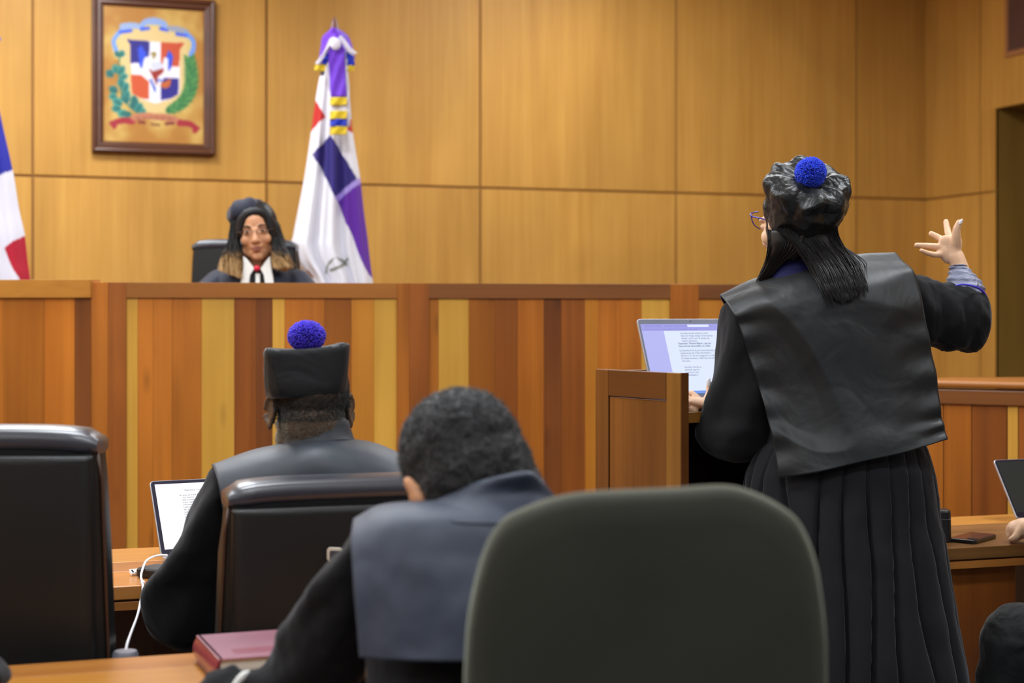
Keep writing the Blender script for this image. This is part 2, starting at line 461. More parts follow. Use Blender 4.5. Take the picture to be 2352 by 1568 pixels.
M['stubble'] = plain('grey_stubble', lin(132, 124, 110), 0.85, mott=0.4, mscale=150)
M['beard'] = plain('white_beard', lin(178, 168, 154), 0.85, mott=0.3, mscale=150)
M['hair_j'] = grad_mat('dyed_hair', [lin(206, 166, 112), lin(166, 128, 78), lin(40, 30, 24), lin(20, 18, 18), lin(18, 17, 18)], 1.045, 1.155)
M['lips'] = plain('lips', lin(156, 92, 80), 0.4)
M['brow'] = plain('eyebrow_hair', lin(58, 40, 28), 0.7)
M['eye'] = plain('eye_white', lin(165, 150, 136), 0.3)
M['iris'] = plain('iris', lin(40, 24, 16), 0.15)
M['nail'] = plain('white_nail', lin(244, 240, 240), 0.25)
M['spec_purple'] = plain('purple_spectacle_frame', lin(70, 58, 150), 0.25)
M['spec_dark'] = plain('thin_spectacle_frame', lin(70, 52, 44), 0.3)
M['silver'] = plain('silver_aluminium', lin(196, 196, 202), 0.3, metal=0.7)
M['bezel_grey'] = plain('grey_bezel', lin(120, 124, 140), 0.4)
M['bezel_black'] = plain('black_bezel', lin(30, 26, 46), 0.3)
M['key'] = plain('laptop_keys', lin(60, 62, 70), 0.5)
M['white_plastic'] = plain('white_plastic', lin(238, 238, 242), 0.4)
M['cream'] = plain('cream_plastic', lin(206, 200, 184), 0.45)
M['book_cover_glare'] = plain('maroon_cover_glare', lin(168, 118, 132), 0.32, coat=0.8, mott=0.1)  # maroon lightened to pink: the glare on the cover is in the base colour
M['book_spine'] = plain('red_book_spine', lin(140, 50, 60), 0.35, coat=0.5)
M['pages'] = plain('book_pages', lin(206, 208, 202), 0.85, bump=0.6, bscale=300)
M['phone'] = plain('phone_glass', lin(60, 40, 44), 0.12, spec=0.6, coat=0.6)
M['trousers'] = cloth('dark_trousers', lin(24, 25, 26), 0.8, 0.15, fold=0.5, fscale=10)
M['vent_metal'] = plain('vent_metal', lin(120, 88, 78), 0.5)
M['vent_frame'] = plain('vent_frame', lin(170, 116, 72), 0.5)
M['finial'] = plain('finial_wood', lin(116, 72, 60), 0.4)
M['pole'] = plain('flag_pole_wood', lin(96, 60, 40), 0.35, coat=0.4)
M['flag'] = attr_mat('flag_cloth', 0.7, 0.3, 0.1)
M['paint'] = attr_mat('oil_painting', 0.45, 0.4, 0.0, 0.35, 90)
M['f_purple'] = cloth('purple_ribbon', lin(118, 62, 214), 0.5, 0.2, fold=0.3, fscale=14)
M['f_yellow'] = cloth('yellow_fringe', lin(228, 196, 46), 0.7, 0.2)
M['f_blue'] = cloth('blue_ribbon', lin(34, 54, 190), 0.5, 0.2)
M['f_white'] = cloth('white_ribbon', lin(226, 222, 236), 0.6, 0.1)
M['lamp_glow'] = emis('lamp_diffuser', (1.0, 0.97, 0.92, 1), 6.0)
M['navy_gown'] = cloth('navy_black_gown', lin(34, 37, 52), 0.6, 0.15, fold=0.3)
M['tie'] = cloth('black_tie', lin(26, 28, 30), 0.5, 0.1)
# ------------------------------------------------------------------ the room
def box_obj(name, a, b, mat, parent=None, bevel=0, label=None, kind=None, M4=None):
    return MB().box(a, b, M4).build(name, mat, parent, smooth=False, bevel=bevel, seg=2, label=label, kind=kind)

x0, x1, y0, y1, H = ROOM_X0, ROOM_X1, ROOM_Y0, ROOM_Y1, ROOM_H
box_obj('floor', (x0, y0, -0.1), (x1 + 0.6, y1, 0), M['floor'], kind='structure')
box_obj('ceiling', (x0 - 0.1, y0 - 0.1, H), (x1 + 0.7, y1 + 0.2, H + 0.1), M['plaster'], kind='structure')
box_obj('wall_left', (x0 - 0.12, y0, 0), (x0, y1, H), M['veneer'], kind='structure')
box_obj('wall_front', (x0 - 0.12, y0 - 0.12, 0), (x1 + 0.12, y0, H), M['rear_wall'], kind='structure')

JZ = 2.065
wall = thing('wall_back', None, None, (0, 0, 0), kind='structure')
box_obj('backing', (x0, y1 + 0.014, 0), (x1, y1 + 0.12, H), M['groove'], wall)
g = 0.006
xs = [x0] + [0.355 + 1.22 * k for k in range(-4, 5)] + [x1]
for a, b in zip(xs, xs[1:]):
    for (za, zb) in ((0, JZ), (JZ, H)):
        box_obj('panel', (a + g, y1, za + g), (b - (g if b < x1 else -0.01), y1 + 0.016, zb - g), M['veneer'], wall, bevel=0.002)

OP0, OP1, OPZ = 8.0, 6.9, 2.55
side = thing('wall_right', None, None, (0, 0, 0), kind='structure')
box_obj('backing', (x1 + 0.014, OP0 + 0.03, 0), (x1 + 0.12, y1 + 0.1, H), M['groove'], side)
box_obj('backing', (x1 + 0.014, y0, 0), (x1 + 0.12, OP1 - 0.03, H), M['groove'], side)
box_obj('backing', (x1 + 0.014, OP1 - 0.03, OPZ + 0.03), (x1 + 0.12, OP0 + 0.03, H), M['groove'], side)
def side_panel(ya, yb, za, zb, ga=g, gb=g, gz0=g, gz1=g):
    box_obj('panel', (x1, ya + ga, za + gz0), (x1 + 0.016, yb - gb, zb - gz1), M['veneer'], side)
side_panel(8.15, y1, 0, JZ, gb=0.001); side_panel(8.15, y1, JZ, H, gb=0.001)
side_panel(OP0, 8.15, 0, JZ, ga=0); side_panel(OP0, 8.15, JZ, OPZ, ga=0, gz1=0)
side_panel(OP1, 8.15, OPZ, H, gz0=0)
yy = OP1
while yy > y0:
    yb = max(yy - 1.22, y0)
    side_panel(yb, yy, 0, JZ); side_panel(yb, yy, JZ, H); yy = yb
# deep door reveal in the right wall
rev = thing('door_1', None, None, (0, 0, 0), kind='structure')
box_obj('jamb', (x1 + 0.003, OP0, 0), (x1 + 0.62, OP0 + 0.05, OPZ), M['veneer_shaded'], rev)
box_obj('jamb', (x1 + 0.017, OP1 - 0.05, 0), (x1 + 0.62, OP1, OPZ), M['veneer_shaded'], rev)
box_obj('head', (x1 + 0.017, OP1 - 0.05, OPZ), (x1 + 0.62, OP0 + 0.05, OPZ + 0.05), M['veneer_shaded'], rev)
box_obj('leaf', (x1 + 0.56, OP1, 0), (x1 + 0.6, OP0, OPZ), M['veneer_shaded'], rev)
MB().tube([(x1 + 0.52, 7.02, 0.98), (x1 + 0.52, 7.02, 1.12)], 0.012).build('handle', M['chrome'], rev)

dais = box_obj('floor_dais', (x0, 7.6, 0), (x1, y1, 0.5), M['carpet'], kind='structure')
bm_d = MB().hexa([W(v) for v in ((-3.2, 5.95, 0), (1.35, 6.75, 0), (1.1, 8.35, 0), (-3.2, 6.85, 0))], [W(v) for v in ((-3.2, 5.95, 0.499), (1.35, 6.75, 0.499), (1.1, 8.35, 0.499), (-3.2, 6.85, 0.499))])
bm_d.build('floor_dais_front', M['carpet'], smooth=False, kind='structure')

# ceiling lamps
proto = None
for (lx, ly) in LAMPS:
    if proto is None:
        proto = thing('ceiling_light', 'rectangular recessed ceiling light panel', 'ceiling light', (lx, ly, H), 0, 'ceiling light panels')
        fr = MB()
        for a, b in (((-0.61, -0.31, -0.03), (-0.58, 0.31, 0)), ((0.58, -0.31, -0.03), (0.61, 0.31, 0)), ((-0.58, -0.31, -0.03), (0.58, -0.28, 0)), ((-0.58, 0.28, -0.03), (0.58, 0.31, 0))):
            fr.box(a, b)
        fr.build('frame', M['white_plastic'], proto, smooth=False)
        MB().box((-0.58, -0.28, -0.02), (0.58, 0.28, -0.005)).build('diffuser', M['lamp_glow'], proto, smooth=False)
    else:
        k = copy_tree(proto); k.location = (lx, ly, H)
    (proto if (lx, ly) == LAMPS[0] else k)['label'] = 'rectangular ceiling light panel %s, %s' % ({-1.6: 'behind the camera', 0.9: 'above the nearest table', 3.4: 'above the second tables', 5.6: 'above the judges bench', 7.5: 'beside the back wall'}[ly], {-2.8: 'left column', 0.2: 'middle column', 3.2: 'right column'}[lx])

# ventilation grille on the right wall
v = thing('vent_grille', 'brown metal ventilation grille high on the right wall', 'vent', (x1, 7.5, 2.86))
fr = MB()
for a, b in (((-0.012, -0.4, -0.03), (-0.001, 0.40, 0)), ((-0.012, -0.4, 0.5), (-0.001, 0.40, 0.53)), ((-0.012, -0.4, 0), (-0.001, -0.37, 0.5)), ((-0.012, 0.37, 0), (-0.001, 0.40, 0.5))):
    fr.box(a, b)
fr.build('frame', M['vent_frame'], v, smooth=False, bevel=0.002)
sl = MB(); RT = Matrix.Rotation(math.radians(35), 4, 'Y')
for i in range(26):
    sl.box((-0.008, -0.37, -0.0015), (0.008, 0.37, 0.0015), Matrix.Translation((-0.008, 0, 0.012 + i * 0.019)) @ RT)
sl.build('slats', M['vent_metal'], v, smooth=False, kind='stuff')
box_obj('backing', (-0.002, -0.38, 0), (-0.0005, 0.38, 0.5), M['vent_metal'], v)

# ------------------------------------------------------------------ judges' bench
AL = math.radians(10)
PX0, PD0 = (600 - 1176) / F * 5.75, 5.75
def Lb(px):
    t = (px - 1176) / F
    return (t * PD0 - PX0) / (math.cos(AL) - t * math.sin(AL))
bench = thing('judges_bench', 'long high wooden judges bench of vertical planks in yellow, orange and brown', 'bench', W((PX0, PD0, 0)), -TH + AL)
ZT, ZR = 1.460, 1.406
def board(name, a, b, za, zb, ya, yb, mat, T=None):
    return box_obj(name, (a + 0.0002, ya, za), (b - 0.0002, yb, zb), M[mat], bench, bevel=0.0006, M4=T)
for (a, b, mt) in ((290, 316, 'w_yellow'), (316, 352, 'w_orange'), (352, 395, 'w_orange'), (395, 463, 'w_orange'), (463, 538, 'w_yellow'), (538, 588, 'w_brown'), (588, 626, 'w_dark'),
                   (626, 654, 'w_yellow'), (654, 745, 'w_orange'), (745, 808, 'w_orange'), (808, 860, 'w_amber'), (860, 912, 'w_yellow'),
                   (985, 1008, 'w_orange'), (1008, 1077, 'w_yellow'), (1077, 1137, 'w_orange'), (1137, 1190, 'w_brown'), (1190, 1250, 'w_orange'), (1250, 1290, 'w_dark'), (1290, 1345, 'w_brown'),
                   (1345, 1375, 'w_amber'), (1375, 1425, 'w_orange'), (1425, 1475, 'w_orange'), (1475, 1540, 'w_yellow'), (1605, 1665, 'w_amber'), (1665, 1730, 'w_brown'), (1730, 1800, 'w_orange'), (1800, 1850, 'w_yellow')):
    board('plank', Lb(a), Lb(b), 0.1, ZR, 0.008, 0.03, mt)
for (a, b, mt) in ((209, 248, 'w_orange'), (248, 290, 'w_brown'), (912, 940, 'w_orange'), (940, 985, 'w_brown'), (1540, 1572, 'w_orange'), (1572, 1605, 'w_orange'), (1850, 1900, 'w_orange')):
    board('stile', Lb(a), Lb(b), 0.0, ZT, 0.0, 0.09, mt)
for (a, b, mt) in ((290, 912, 'h_orange'), (985, 1540, 'h_brown'), (1605, 1850, 'h_brown')):
    board('rail', Lb(a), Lb(b), ZR, ZT, 0.0, 0.09, mt)
    board('plinth', Lb(a), Lb(b), 0.0, 0.1, 0.0, 0.03, mt)
board('carcass', Lb(209), Lb(1900), 0.0, 1.44, 0.031, 0.045, 'h_brown')
board('side_panel', Lb(1900) - 0.03, Lb(1900), 0.0, ZT, 0.091, 0.6, 'w_orange')
board('desk_top', Lb(120), Lb(1900) - 0.035, 1.22, 1.25, 0.095, 0.55, 'h_orange')
TA = Matrix.Translation((Lb(209), -0.012, 0)) @ Matrix.Rotation(math.radians(-17), 4, 'Z')
def LA(px): return (px - 209) / F * 5.62
for (a, b, mt) in ((-330, -250, 'w_orange'), (-250, -190, 'w_yellow'), (-190, -90, 'w_brown'), (-90, -5, 'w_orange'), (-5, 95, 'w_orange'), (95, 168, 'w_orange'), (168, 207, 'w_dark')):
    board('plank', LA(a), LA(b), 0.1, ZR, 0.008, 0.03, mt, TA)
board('rail', LA(-330), LA(209), ZR, ZT + 0.009, -0.004, 0.09, 'h_amber', TA)  # lighter amber puts the angled facet's brighter lighting into the colour
board('plinth', LA(-330), LA(207), 0, 0.1, 0, 0.03, 'h_orange', TA)
board('carcass', LA(-330), LA(205), 0, 1.44, 0.031, 0.045, 'h_brown', TA)

# ------------------------------------------------------------------ low partition on the right
AB = math.radians(-30)
bar = thing('low_partition', 'waist-high wooden plank partition with a flat cap behind the right-hand table', 'partition', W(c(2150, 883, 5.3).to_2d().to_3d()), -TH + AB)
B0 = c(2150, 883, 5.3)
def LB(px):
    t = (px - 1176) / F
    return (t * B0.y - B0.x) / (math.cos(AB) - t * math.sin(AB))
for (a, b, mt) in ((1990, 2060, 'w_orange'), (2060, 2120, 'w_brown'), (2120, 2165, 'w_orange'), (2165, 2230, 'w_orange'), (2230, 2312, 'w_brown'), (2312, 2337, 'w_yellow'), (2337, 2420, 'w_brown'), (2420, 2500, 'w_orange'), (2500, 2540, 'w_yellow')):
    box_obj('plank', (LB(a) + 0.001, 0.01, 0.05), (LB(b) - 0.001, 0.04, 1.052), M[mt], bar, bevel=0.0015)
box_obj('rail', (LB(1990), 0.0, 1.052), (LB(2540), 0.06, 1.104), M['h_brown'], bar, bevel=0.006)
cp = MB().hexa([(LB(1990), -0.012, 1.108), (LB(2540), -0.012, 1.108), (LB(2540), 0.75, 1.108), (LB(1990), 0.1, 1.108)], [(LB(1990), -0.012, 1.13), (LB(2540), -0.012, 1.13), (LB(2540), 0.75, 1.13), (LB(1990), 0.1, 1.13)])
cp.build('cap', M['h_orange'], bar, smooth=False, bevel=0.008)
box_obj('plinth', (LB(1990), 0.0, 0.0), (LB(2540), 0.06, 0.05), M['h_brown'], bar)

# ------------------------------------------------------------------ tables
def table(label, X0, X1, Y0, Y1, boards, z=0.75, th=0.03, legs=(), panel=True, name='table', leg_mat='w_brown'):
    t = thing(name, label, 'table', ((X0 + X1) / 2, (Y0 + Y1) / 2, 0))
    ox, oy = (X0 + X1) / 2, (Y0 + Y1) / 2
    for (a, b, mt) in boards:
        box_obj('board', (X0 - ox, a - oy + 0.0006, z - th), (X1 - ox, b - oy - 0.0006, z), M[mt], t, bevel=0.002)
    box_obj('apron', (X0 - ox + 0.008, Y0 - oy + 0.004, z - th - 0.024), (X1 - ox - 0.008, Y1 - oy - 0.01, z - th - 0.005), M['table'], t, bevel=0.001)
    box_obj('spacer', (X0 - ox + 0.02, Y0 - oy + 0.02, z - th - 0.006), (X1 - ox - 0.02, Y1 - oy - 0.02, z - th + 0.002), M['groove'], t)
    for lx in legs:
        box_obj('leg', (lx - ox, Y0 - oy + 0.05, 0), (lx - ox + 0.23, Y1 - oy - 0.05, z - th - 0.024), M[leg_mat], t, bevel=0.002)
    if panel:
        box_obj('modesty_panel', (X0 - ox + 0.06, Y1 - oy - 0.06, 0.15), (X1 - ox - 0.06, Y1 - oy - 0.045, z - th - 0.024), M['lectern'], t)
    return t
t_left = table('wooden table under the open laptop at the left', -1.0, 1.28, 3.63, 4.216, ((3.63, 3.84, 'table'), (3.84, 3.985, 'h_orange'), (3.985, 4.216, 'h_amber')), legs=(-0.9, 0.95))
t_right = table('walnut table with a pale rear strip at the right, with a phone on it', 2.36, 4.3, 3.535, 4.08, ((3.535, 3.78, 'table_walnut'), (3.78, 3.92, 'table_walnut'), (3.92, 4.08, 'h_amber')), legs=(2.40, 4.0), th=0.031)
t_front = table('wooden table nearest the bottom edge with a thick book on it', -1.5, 1.05, 2.36, 2.88, ((2.36, 2.56, 'table'), (2.56, 2.776, 'h_amber'), (2.776, 2.88, 'table')), legs=(-1.4, -0.15), panel=False)

# ------------------------------------------------------------------ lectern
PH = math.radians(33)
LF = Vector((0.413, 3.95, 0))
lec = thing('lectern', 'brown wooden lectern with a framed side panel, holding the laptop', 'lectern', W(LF), -TH + PH)
def lc(x, y, z):   # lectern-local -> camera-aligned
    return Vector((LF.x + x * math.cos(PH) - y * math.sin(PH), LF.y + x * math.sin(PH) + y * math.cos(PH), z))
LW, LD, LH = 0.52, 0.355, 1.204
for sx in (0, LW - 0.025):
    box_obj('stile', (sx, 0, 0), (sx + 0.025, 0.056, LH), M['lectern_l'], lec, bevel=0.0015)
    box_obj('stile', (sx, LD - 0.056, 0), (sx + 0.025, LD, LH), M['lectern'], lec, bevel=0.0015)
    box_obj('rail', (sx, 0.057, LH - 0.068), (sx + 0.025, LD - 0.057, LH), M['lectern_h'], lec, bevel=0.0015)
    box_obj('rail', (sx, 0.057, 0), (sx + 0.025, LD - 0.057, 0.09), M['lectern_h'], lec, bevel=0.0015)
    box_obj('inset_panel', (sx + 0.004, 0.0585, 0.0915), (sx + 0.021, LD - 0.0585, LH - 0.0695), M['lectern'], lec, bevel=0.0015)
box_obj('edge_strip', (0.001, -0.0025, 0.0), (0.024, -0.0005, LH), M['lectern_h'], lec)
box_obj('edge_strip', (LW - 0.024, -0.0025, 0.0), (LW - 0.001, -0.0005, LH), M['lectern_h'], lec)
box_obj('front_board', (0.026, LD - 0.022, 0.05), (LW - 0.026, LD - 0.002, LH - 0.004), M['lectern'], lec, bevel=0.0015)
box_obj('shelf', (0.026, 0.004, 1.080), (LW - 0.026, LD - 0.023, 1.107), M['lectern_l'], lec, bevel=0.0015)
box_obj('lower_shelf', (0.026, 0.02, 0.45), (LW - 0.026, LD - 0.023, 0.47), M['dark_in'], lec)
box_obj('inner_lining', (0.026, LD - 0.028, 0.05), (LW - 0.026, LD - 0.023, 1.079), M['dark_in'], lec)
box_obj('inner_lining', (LW - 0.031, 0.05, 0.05), (LW - 0.026, LD - 0.03, 1.079), M['dark_in'], lec)

# ------------------------------------------------------------------ laptops
def laptop(label, C, yaw, w, dep, lid, tilt, body, bez, bezw, top_bez, screen_col, estr, name='laptop'):
    """C: camera-aligned position of the hinge's left end on its support"""
    L, _ = thing_c(name, label, 'laptop', C[0], C[1], C[2], ang=yaw)
    # base with rounded corners, keyboard deck, keys, touchpad
    def rr(x0, y0, x1, y1, r, n=5):
        pts = []
        for (cx, cy, a0) in ((x1 - r, y0 + r, -90), (x1 - r, y1 - r, 0), (x0 + r, y1 - r, 90), (x0 + r, y0 + r, 180)):
            for k in range(n + 1):
                a = math.radians(a0 + 90 * k / n); pts.append((cx + r * math.cos(a), cy + r * math.sin(a)))
        return pts
    pts = rr(0, -dep, w, 0, 0.01)
    b = MB(); b.rings([[(p[0], p[1], z) for p in pts] for z in (0.001, 0.016)])
    b.build('base', body, L, smooth=False, bevel=0.002)
    ks = MB()
    for r in range(5):
        for q in range(13):
            ks.box((0.03 + q * (w - 0.06) / 13 + 0.001, -0.03 - (r + 1) * 0.018 + 0.001, 0.0155), (0.03 + (q + 1) * (w - 0.06) / 13 - 0.001, -0.03 - r * 0.018 - 0.001, 0.0185))
    ks.build('keyboard', M['key'], L, smooth=False, kind='stuff')
    box_obj('touchpad', (w * 0.36, -dep + 0.015, 0.016), (w * 0.64, -dep + 0.08, 0.0166), M['bezel_grey'], L)
    R = Matrix.Translation((0, 0.004, 0.014)) @ Matrix.Rotation(-math.radians(tilt), 4, 'X')
    lp = MB(); pl = rr(0, 0, w, lid, 0.01)
    lp.rings([[R @ Vector((p[0], y, p[1])) for p in pl] for y in (0.0, 0.006)][::-1])
    lo = lp.build('lid', body, L, smooth=False, bevel=0.0012)
    fr = MB(); pi_ = rr(0.0025, 0.003, w - 0.0025, lid - 0.002, 0.008)
    fr.rings([[R @ Vector((p[0], y, p[1])) for p in pi_] for y in (-0.0008, 0.0005)][::-1])
    fr.build('bezel', bez, lo, smooth=False)
    sx0, sx1, sz0, sz1 = bezw, w - bezw, 0.018, lid - top_bez
    s = MB(); s.box((sx0, -0.0016, sz0), (sx1, -0.0009, sz1), R)
    sc = s.build('screen', emis('screen_glow', screen_col, estr), lo, smooth=False)
    cm = MB(); cm.ell(R @ Vector((w / 2, -0.001, lid - top_bez / 2)), 0.0018, nu=10, nv=6); cm.build('webcam', M['plastic'], lo)
    return L, lo, R, (sx0, sx1, sz0, sz1)

def sbox(L, R, name, a, b, mat, lift=0.0019):
    return MB().box((a[0], -lift - 0.0002, a[1]), (b[0], -lift, b[1]), R).build(name, mat, L, smooth=False)

def text(L, R, body, x, z, size, mat, lift=0.0026, bold=0.0, name='screen_text', spacing=1.0):
    cu = bpy.data.curves.new(name, 'FONT')
    cu.body = body; cu.size = size; cu.space_line = spacing; cu.offset = bold; cu.resolution_u = 2
    o = bpy.data.objects.new(name, cu); COL.objects.link(o)
    cu.materials.append(mat)
    me = bpy.data.meshes.new_from_object(o)
    me.transform(R @ Matrix.Translation((x, -lift, z)) @ Matrix.Rotation(PI / 2, 4, 'X'))
    bpy.data.objects.remove(o, do_unlink=True)
    me.materials.clear(); me.materials.append(mat)
    o = bpy.data.objects.new(name, me); COL.objects.link(o)
    o.parent = L
    return o

hp = lc(0.105, 0.235, 1.107)
lap1, lid1, R1, S1 = laptop('silver laptop open on the lectern, its screen full of text', hp, math.radians(27), 0.335, 0.2, 0.232, 22, M['silver'], M['bezel_grey'], 0.007, 0.016, lin(176, 178, 236), 1.0)
ink = emis('screen_ink', lin(70, 72, 120), 0.9)
ink2 = emis('screen_ink_soft', lin(120, 120, 200), 0.9)
page = emis('screen_page', lin(216, 226, 248), 1.0)
sx0, sx1, sz0, sz1 = S1
sbox(lid1, R1, 'menu_bar', (sx0, sz1 - 0.019), (sx1, sz1), emis('menu_lavender', lin(158, 156, 226), 0.95), 0.0017)
sbox(lid1, R1, 'page', (sx0 + 0.068, sz0 + 0.008), (sx1 - 0.03, sz1 - 0.0195), page, 0.0017)
sbox(lid1, R1, 'search_box', (sx0 + 0.146, sz1 - 0.0085), (sx0 + 0.215, sz1 - 0.002), page, 0.002)
sbox(lid1, R1, 'task_bar', (sx0, sz0), (sx1, sz0 + 0.0075), emis('task_bar_blue', lin(110, 150, 230), 1.0), 0.0018)
text(lid1, R1, 'Archivo  Inicio   Insertar', sx0 + 0.012, sz1 - 0.0075, 0.0052, ink2)
text(lid1, R1, 'Documento - guardado en este equipo', sx0 + 0.075, sz1 - 0.0075, 0.0046, ink2)
text(lid1, R1, 'Archivo   Inicio   Insertar   Dibujar   Disposici\u00f3n   Referencias   Revisar   Vista   Ayuda', sx0 + 0.008, sz1 - 0.0165, 0.0048, ink2)
body = [('asociada estadounidense, parte', 0.118, 0), ('ellos por fuego amigo de las fuerzas', 0.118, 0), ('aliadas y parte por el ataque de', 0.118, 0), ('hechos alemanes.', 0.118, 0),
        ("Operaci\u00f3n \u2018Tibur\u00f3n Blanco\u2019: cae una", 0.104, 1), ('macrored de narcotr\u00e1fico en C\u00e1diz', 0.104, 1), None,
        ('La Guardia Civil da por desmantelada una', 0.104, 0), ('organizaci\u00f3n de tr\u00e1fico de hach\u00eds y', 0.104, 0), ('detener a 13 de sus integrantes e inter', 0.104, 0), ('25 embarcaciones, 2.450 kilos de hach\u00eds', 0.104, 0), ('veh\u00edculos.', 0.104, 0), None, None,
        ('Nombre Gordi, en', 0.108, 0), ('derecho que ha', 0.108, 0), ('humanos a ser', 0.108, 0), ('individuales y', 0.108, 0)]
zz = sz1 - 0.029
for ln in body:
    if ln is None: zz -= 0.0052; continue
    text(lid1, R1, ln[0], sx0 + ln[1], zz, 0.0071, ink, bold=0.00012 if ln[2] else 0.0)
    zz -= 0.0074

lap2, lid2, R2, S2 = laptop('silver laptop with a black bezel and bright white screen on the left table', c(371, 1274, 3.88), math.radians(27), 0.30, 0.21, 0.205, 33, M['silver'], M['bezel_black'], 0.0115, 0.011, lin(252, 252, 255), 1.25)
lap2.location.z = 0.75
sx0, sx1, sz0, sz1 = S2
gk = emis('screen_grey_text', lin(96, 98, 112), 0.6)
ptxt = ['        Rep\u00fablica Dominicana', '', 'de que se trata del caso que sigue en la causa', '    los hechos', '   que constan en el expediente', '   y por tanto se solicita al', '   tribunal que sea acogida en', '   cuanto a la forma y al fondo', '   de la presente instancia', '   seg\u00fan las pruebas que', '   fueron aportadas en', '   tiempo h\u00e1bil', '', '   PRIMERO: que se']
text(lid2, R2, '\n'.join(ptxt), sx0 + 0.056, sz1 - 0.022, 0.0070, gk, bold=0.00012, spacing=0.95)

lap3, lid3, R3, S3 = laptop('laptop with a dark screen at the right edge of the right-hand table', c(2338, 1187, 4.6), math.radians(22), 0.31, 0.2, 0.19, 33, M['silver'], M['bezel_black'], 0.006, 0.008, lin(48, 58, 52), 0.35)
lap3.location.z = 0.75

# ------------------------------------------------------------------ chairs
def leather_chair(label, loc, rotz, Ht, Wd=0.5, group=None):
    t = thing('office_chair', label, 'chair', loc, rotz, group)
    w = Wd / 2
    b = MB()
    for i in range(1):
        R = []
        for z, ww, yc in ((0.40, w + 0.012, -0.235), (0.5, w + 0.012, -0.245), (0.7, w + 0.008, -0.25), (0.9, w + 0.002, -0.26), (Ht - 0.09, w - 0.004, -0.272), (Ht - 0.035, w - 0.008, -0.276)):
            pts = []
            for (cx, cy, a0) in ((ww - 0.02, -0.035, -90), (ww - 0.02, 0.035, 0), (-ww + 0.02, 0.035, 90), (-ww + 0.02, -0.035, 180)):
                for k in range(5):
                    a = math.radians(a0 + 90 * k / 4); pts.append((cx + 0.02 * math.cos(a), yc + cy + 0.02 * math.sin(a) * 0.8, z))
            R.append(pts)
        b.rings(R)
    b.build('backrest', M['leather'], t, sharp=50)
    # rolled top cushion lapping over the rear face
    rl = MB(); R = []
    nx = 18
    for i in range(nx + 1):
        u = -1 + 2 * i / nx
        e = 1 - max(0, abs(u) - 0.93) / 0.07 * 0.45
        ring = []
        for k in range(20):
            a = 2 * PI * k / 20
            ca, sa = math.cos(a), math.sin(a)
            q = 3.0
            yy = 0.056 * math.copysign(abs(ca) ** (2 / q), ca) * (0.75 + 0.25 * e)
            z2 = 0.026 * math.copysign(abs(sa) ** (2 / q), sa) * e
            ring.append((u * (w - 0.004), -0.276 + yy, Ht - 0.027 - 0.012 * abs(u) ** 5 + z2))
        R.append(ring)
    rl.rings(R); rl.build('top_roll', M['leather_gloss_lit'], t, sharp=60)
    # padded rear panel
    rp = MB(); R = []
    for s, dy in ((1.0, 0.0), (0.99, -0.016), (0.965, -0.022), (0.9, -0.024)):
        ring = []
        for (ux, uz) in [(-1, -1), (-0.5, -1), (0, -1), (0.5, -1), (1, -1), (1, -0.33), (1, 0.33), (1, 1), (0.5, 1), (0, 1), (-0.5, 1), (-1, 1), (-1, 0.33), (-1, -0.33)]:
            zc = (0.47 + Ht - 0.052) / 2; hz = (Ht - 0.052 - 0.47) / 2
            sz = 1 - (1 - s) * 0.6
            z = zc + uz * hz * sz
            yb = -0.299 - (z - 0.5) * 0.055
            ring.append((ux * (w - 0.008) * s, yb + dy, z))
        R.append(ring)
    rp.rings(R[::-1]); rp.build('rear_panel', M['leather'], t, bevel=0.004, sharp=50)
    for sx in (-1, 1):
        MB().tube([(sx * (w + 0.013), -0.275, 0.42), (sx * (w + 0.01), -0.292, 0.7), (sx * (w + 0.0), -0.305, Ht - 0.1), (sx * (w - 0.008), -0.312, Ht - 0.045)], 0.0035, n=6).build('piping', M['piping'], t)
        ar = MB(); ar.tube([(sx * (w + 0.015), -0.2, 0.46), (sx * (w + 0.025), -0.19, 0.60), (sx * (w + 0.025), 0.0, 0.615), (sx * (w + 0.025), 0.12, 0.60), (sx * (w + 0.015), 0.13, 0.44)], [(0.018, 0.014)] * 5, n=10, m=24)
        ar.build('armrest', M['plastic'], t)
    st = MB().box((-w + 0.01, -0.22, 0.40), (w - 0.01, 0.26, 0.49)); st.build('seat', M['leather'], t, bevel=0.035, seg=4)
    MB().tube([(0, 0, 0.1), (0, 0, 0.40)], [0.032, 0.024], n=14).build('gas_lift', M['plastic'], t)
    MB().box((-0.1, -0.12, 0.37), (0.1, 0.12, 0.40)).build('tilt_plate', M['plastic'], t, smooth=False, bevel=0.008)
    for k in range(5):
        a = 2 * PI * k / 5 + 0.3
        lg = MB().tube([(0.02 * math.cos(a), 0.02 * math.sin(a), 0.11), (0.28 * math.cos(a), 0.28 * math.sin(a), 0.075)], [(0.028, 0.02), (0.018, 0.012)], n=8).build('base_leg', M['plastic'], t)
        cs = MB().tube([(0.285 * math.cos(a) - 0.02 * math.sin(a), 0.285 * math.sin(a) + 0.02 * math.cos(a), 0.03), (0.285 * math.cos(a) + 0.02 * math.sin(a), 0.285 * math.sin(a) - 0.02 * math.cos(a), 0.03)], 0.03, n=14).build('caster', M['plastic'], lg)
    return t
def setloc(o, x, d, z=0.0, yaw=0.0):
    o.location = W((x, d, z)); o.rotation_euler.z = yaw
LCG = 'black leather office chairs'
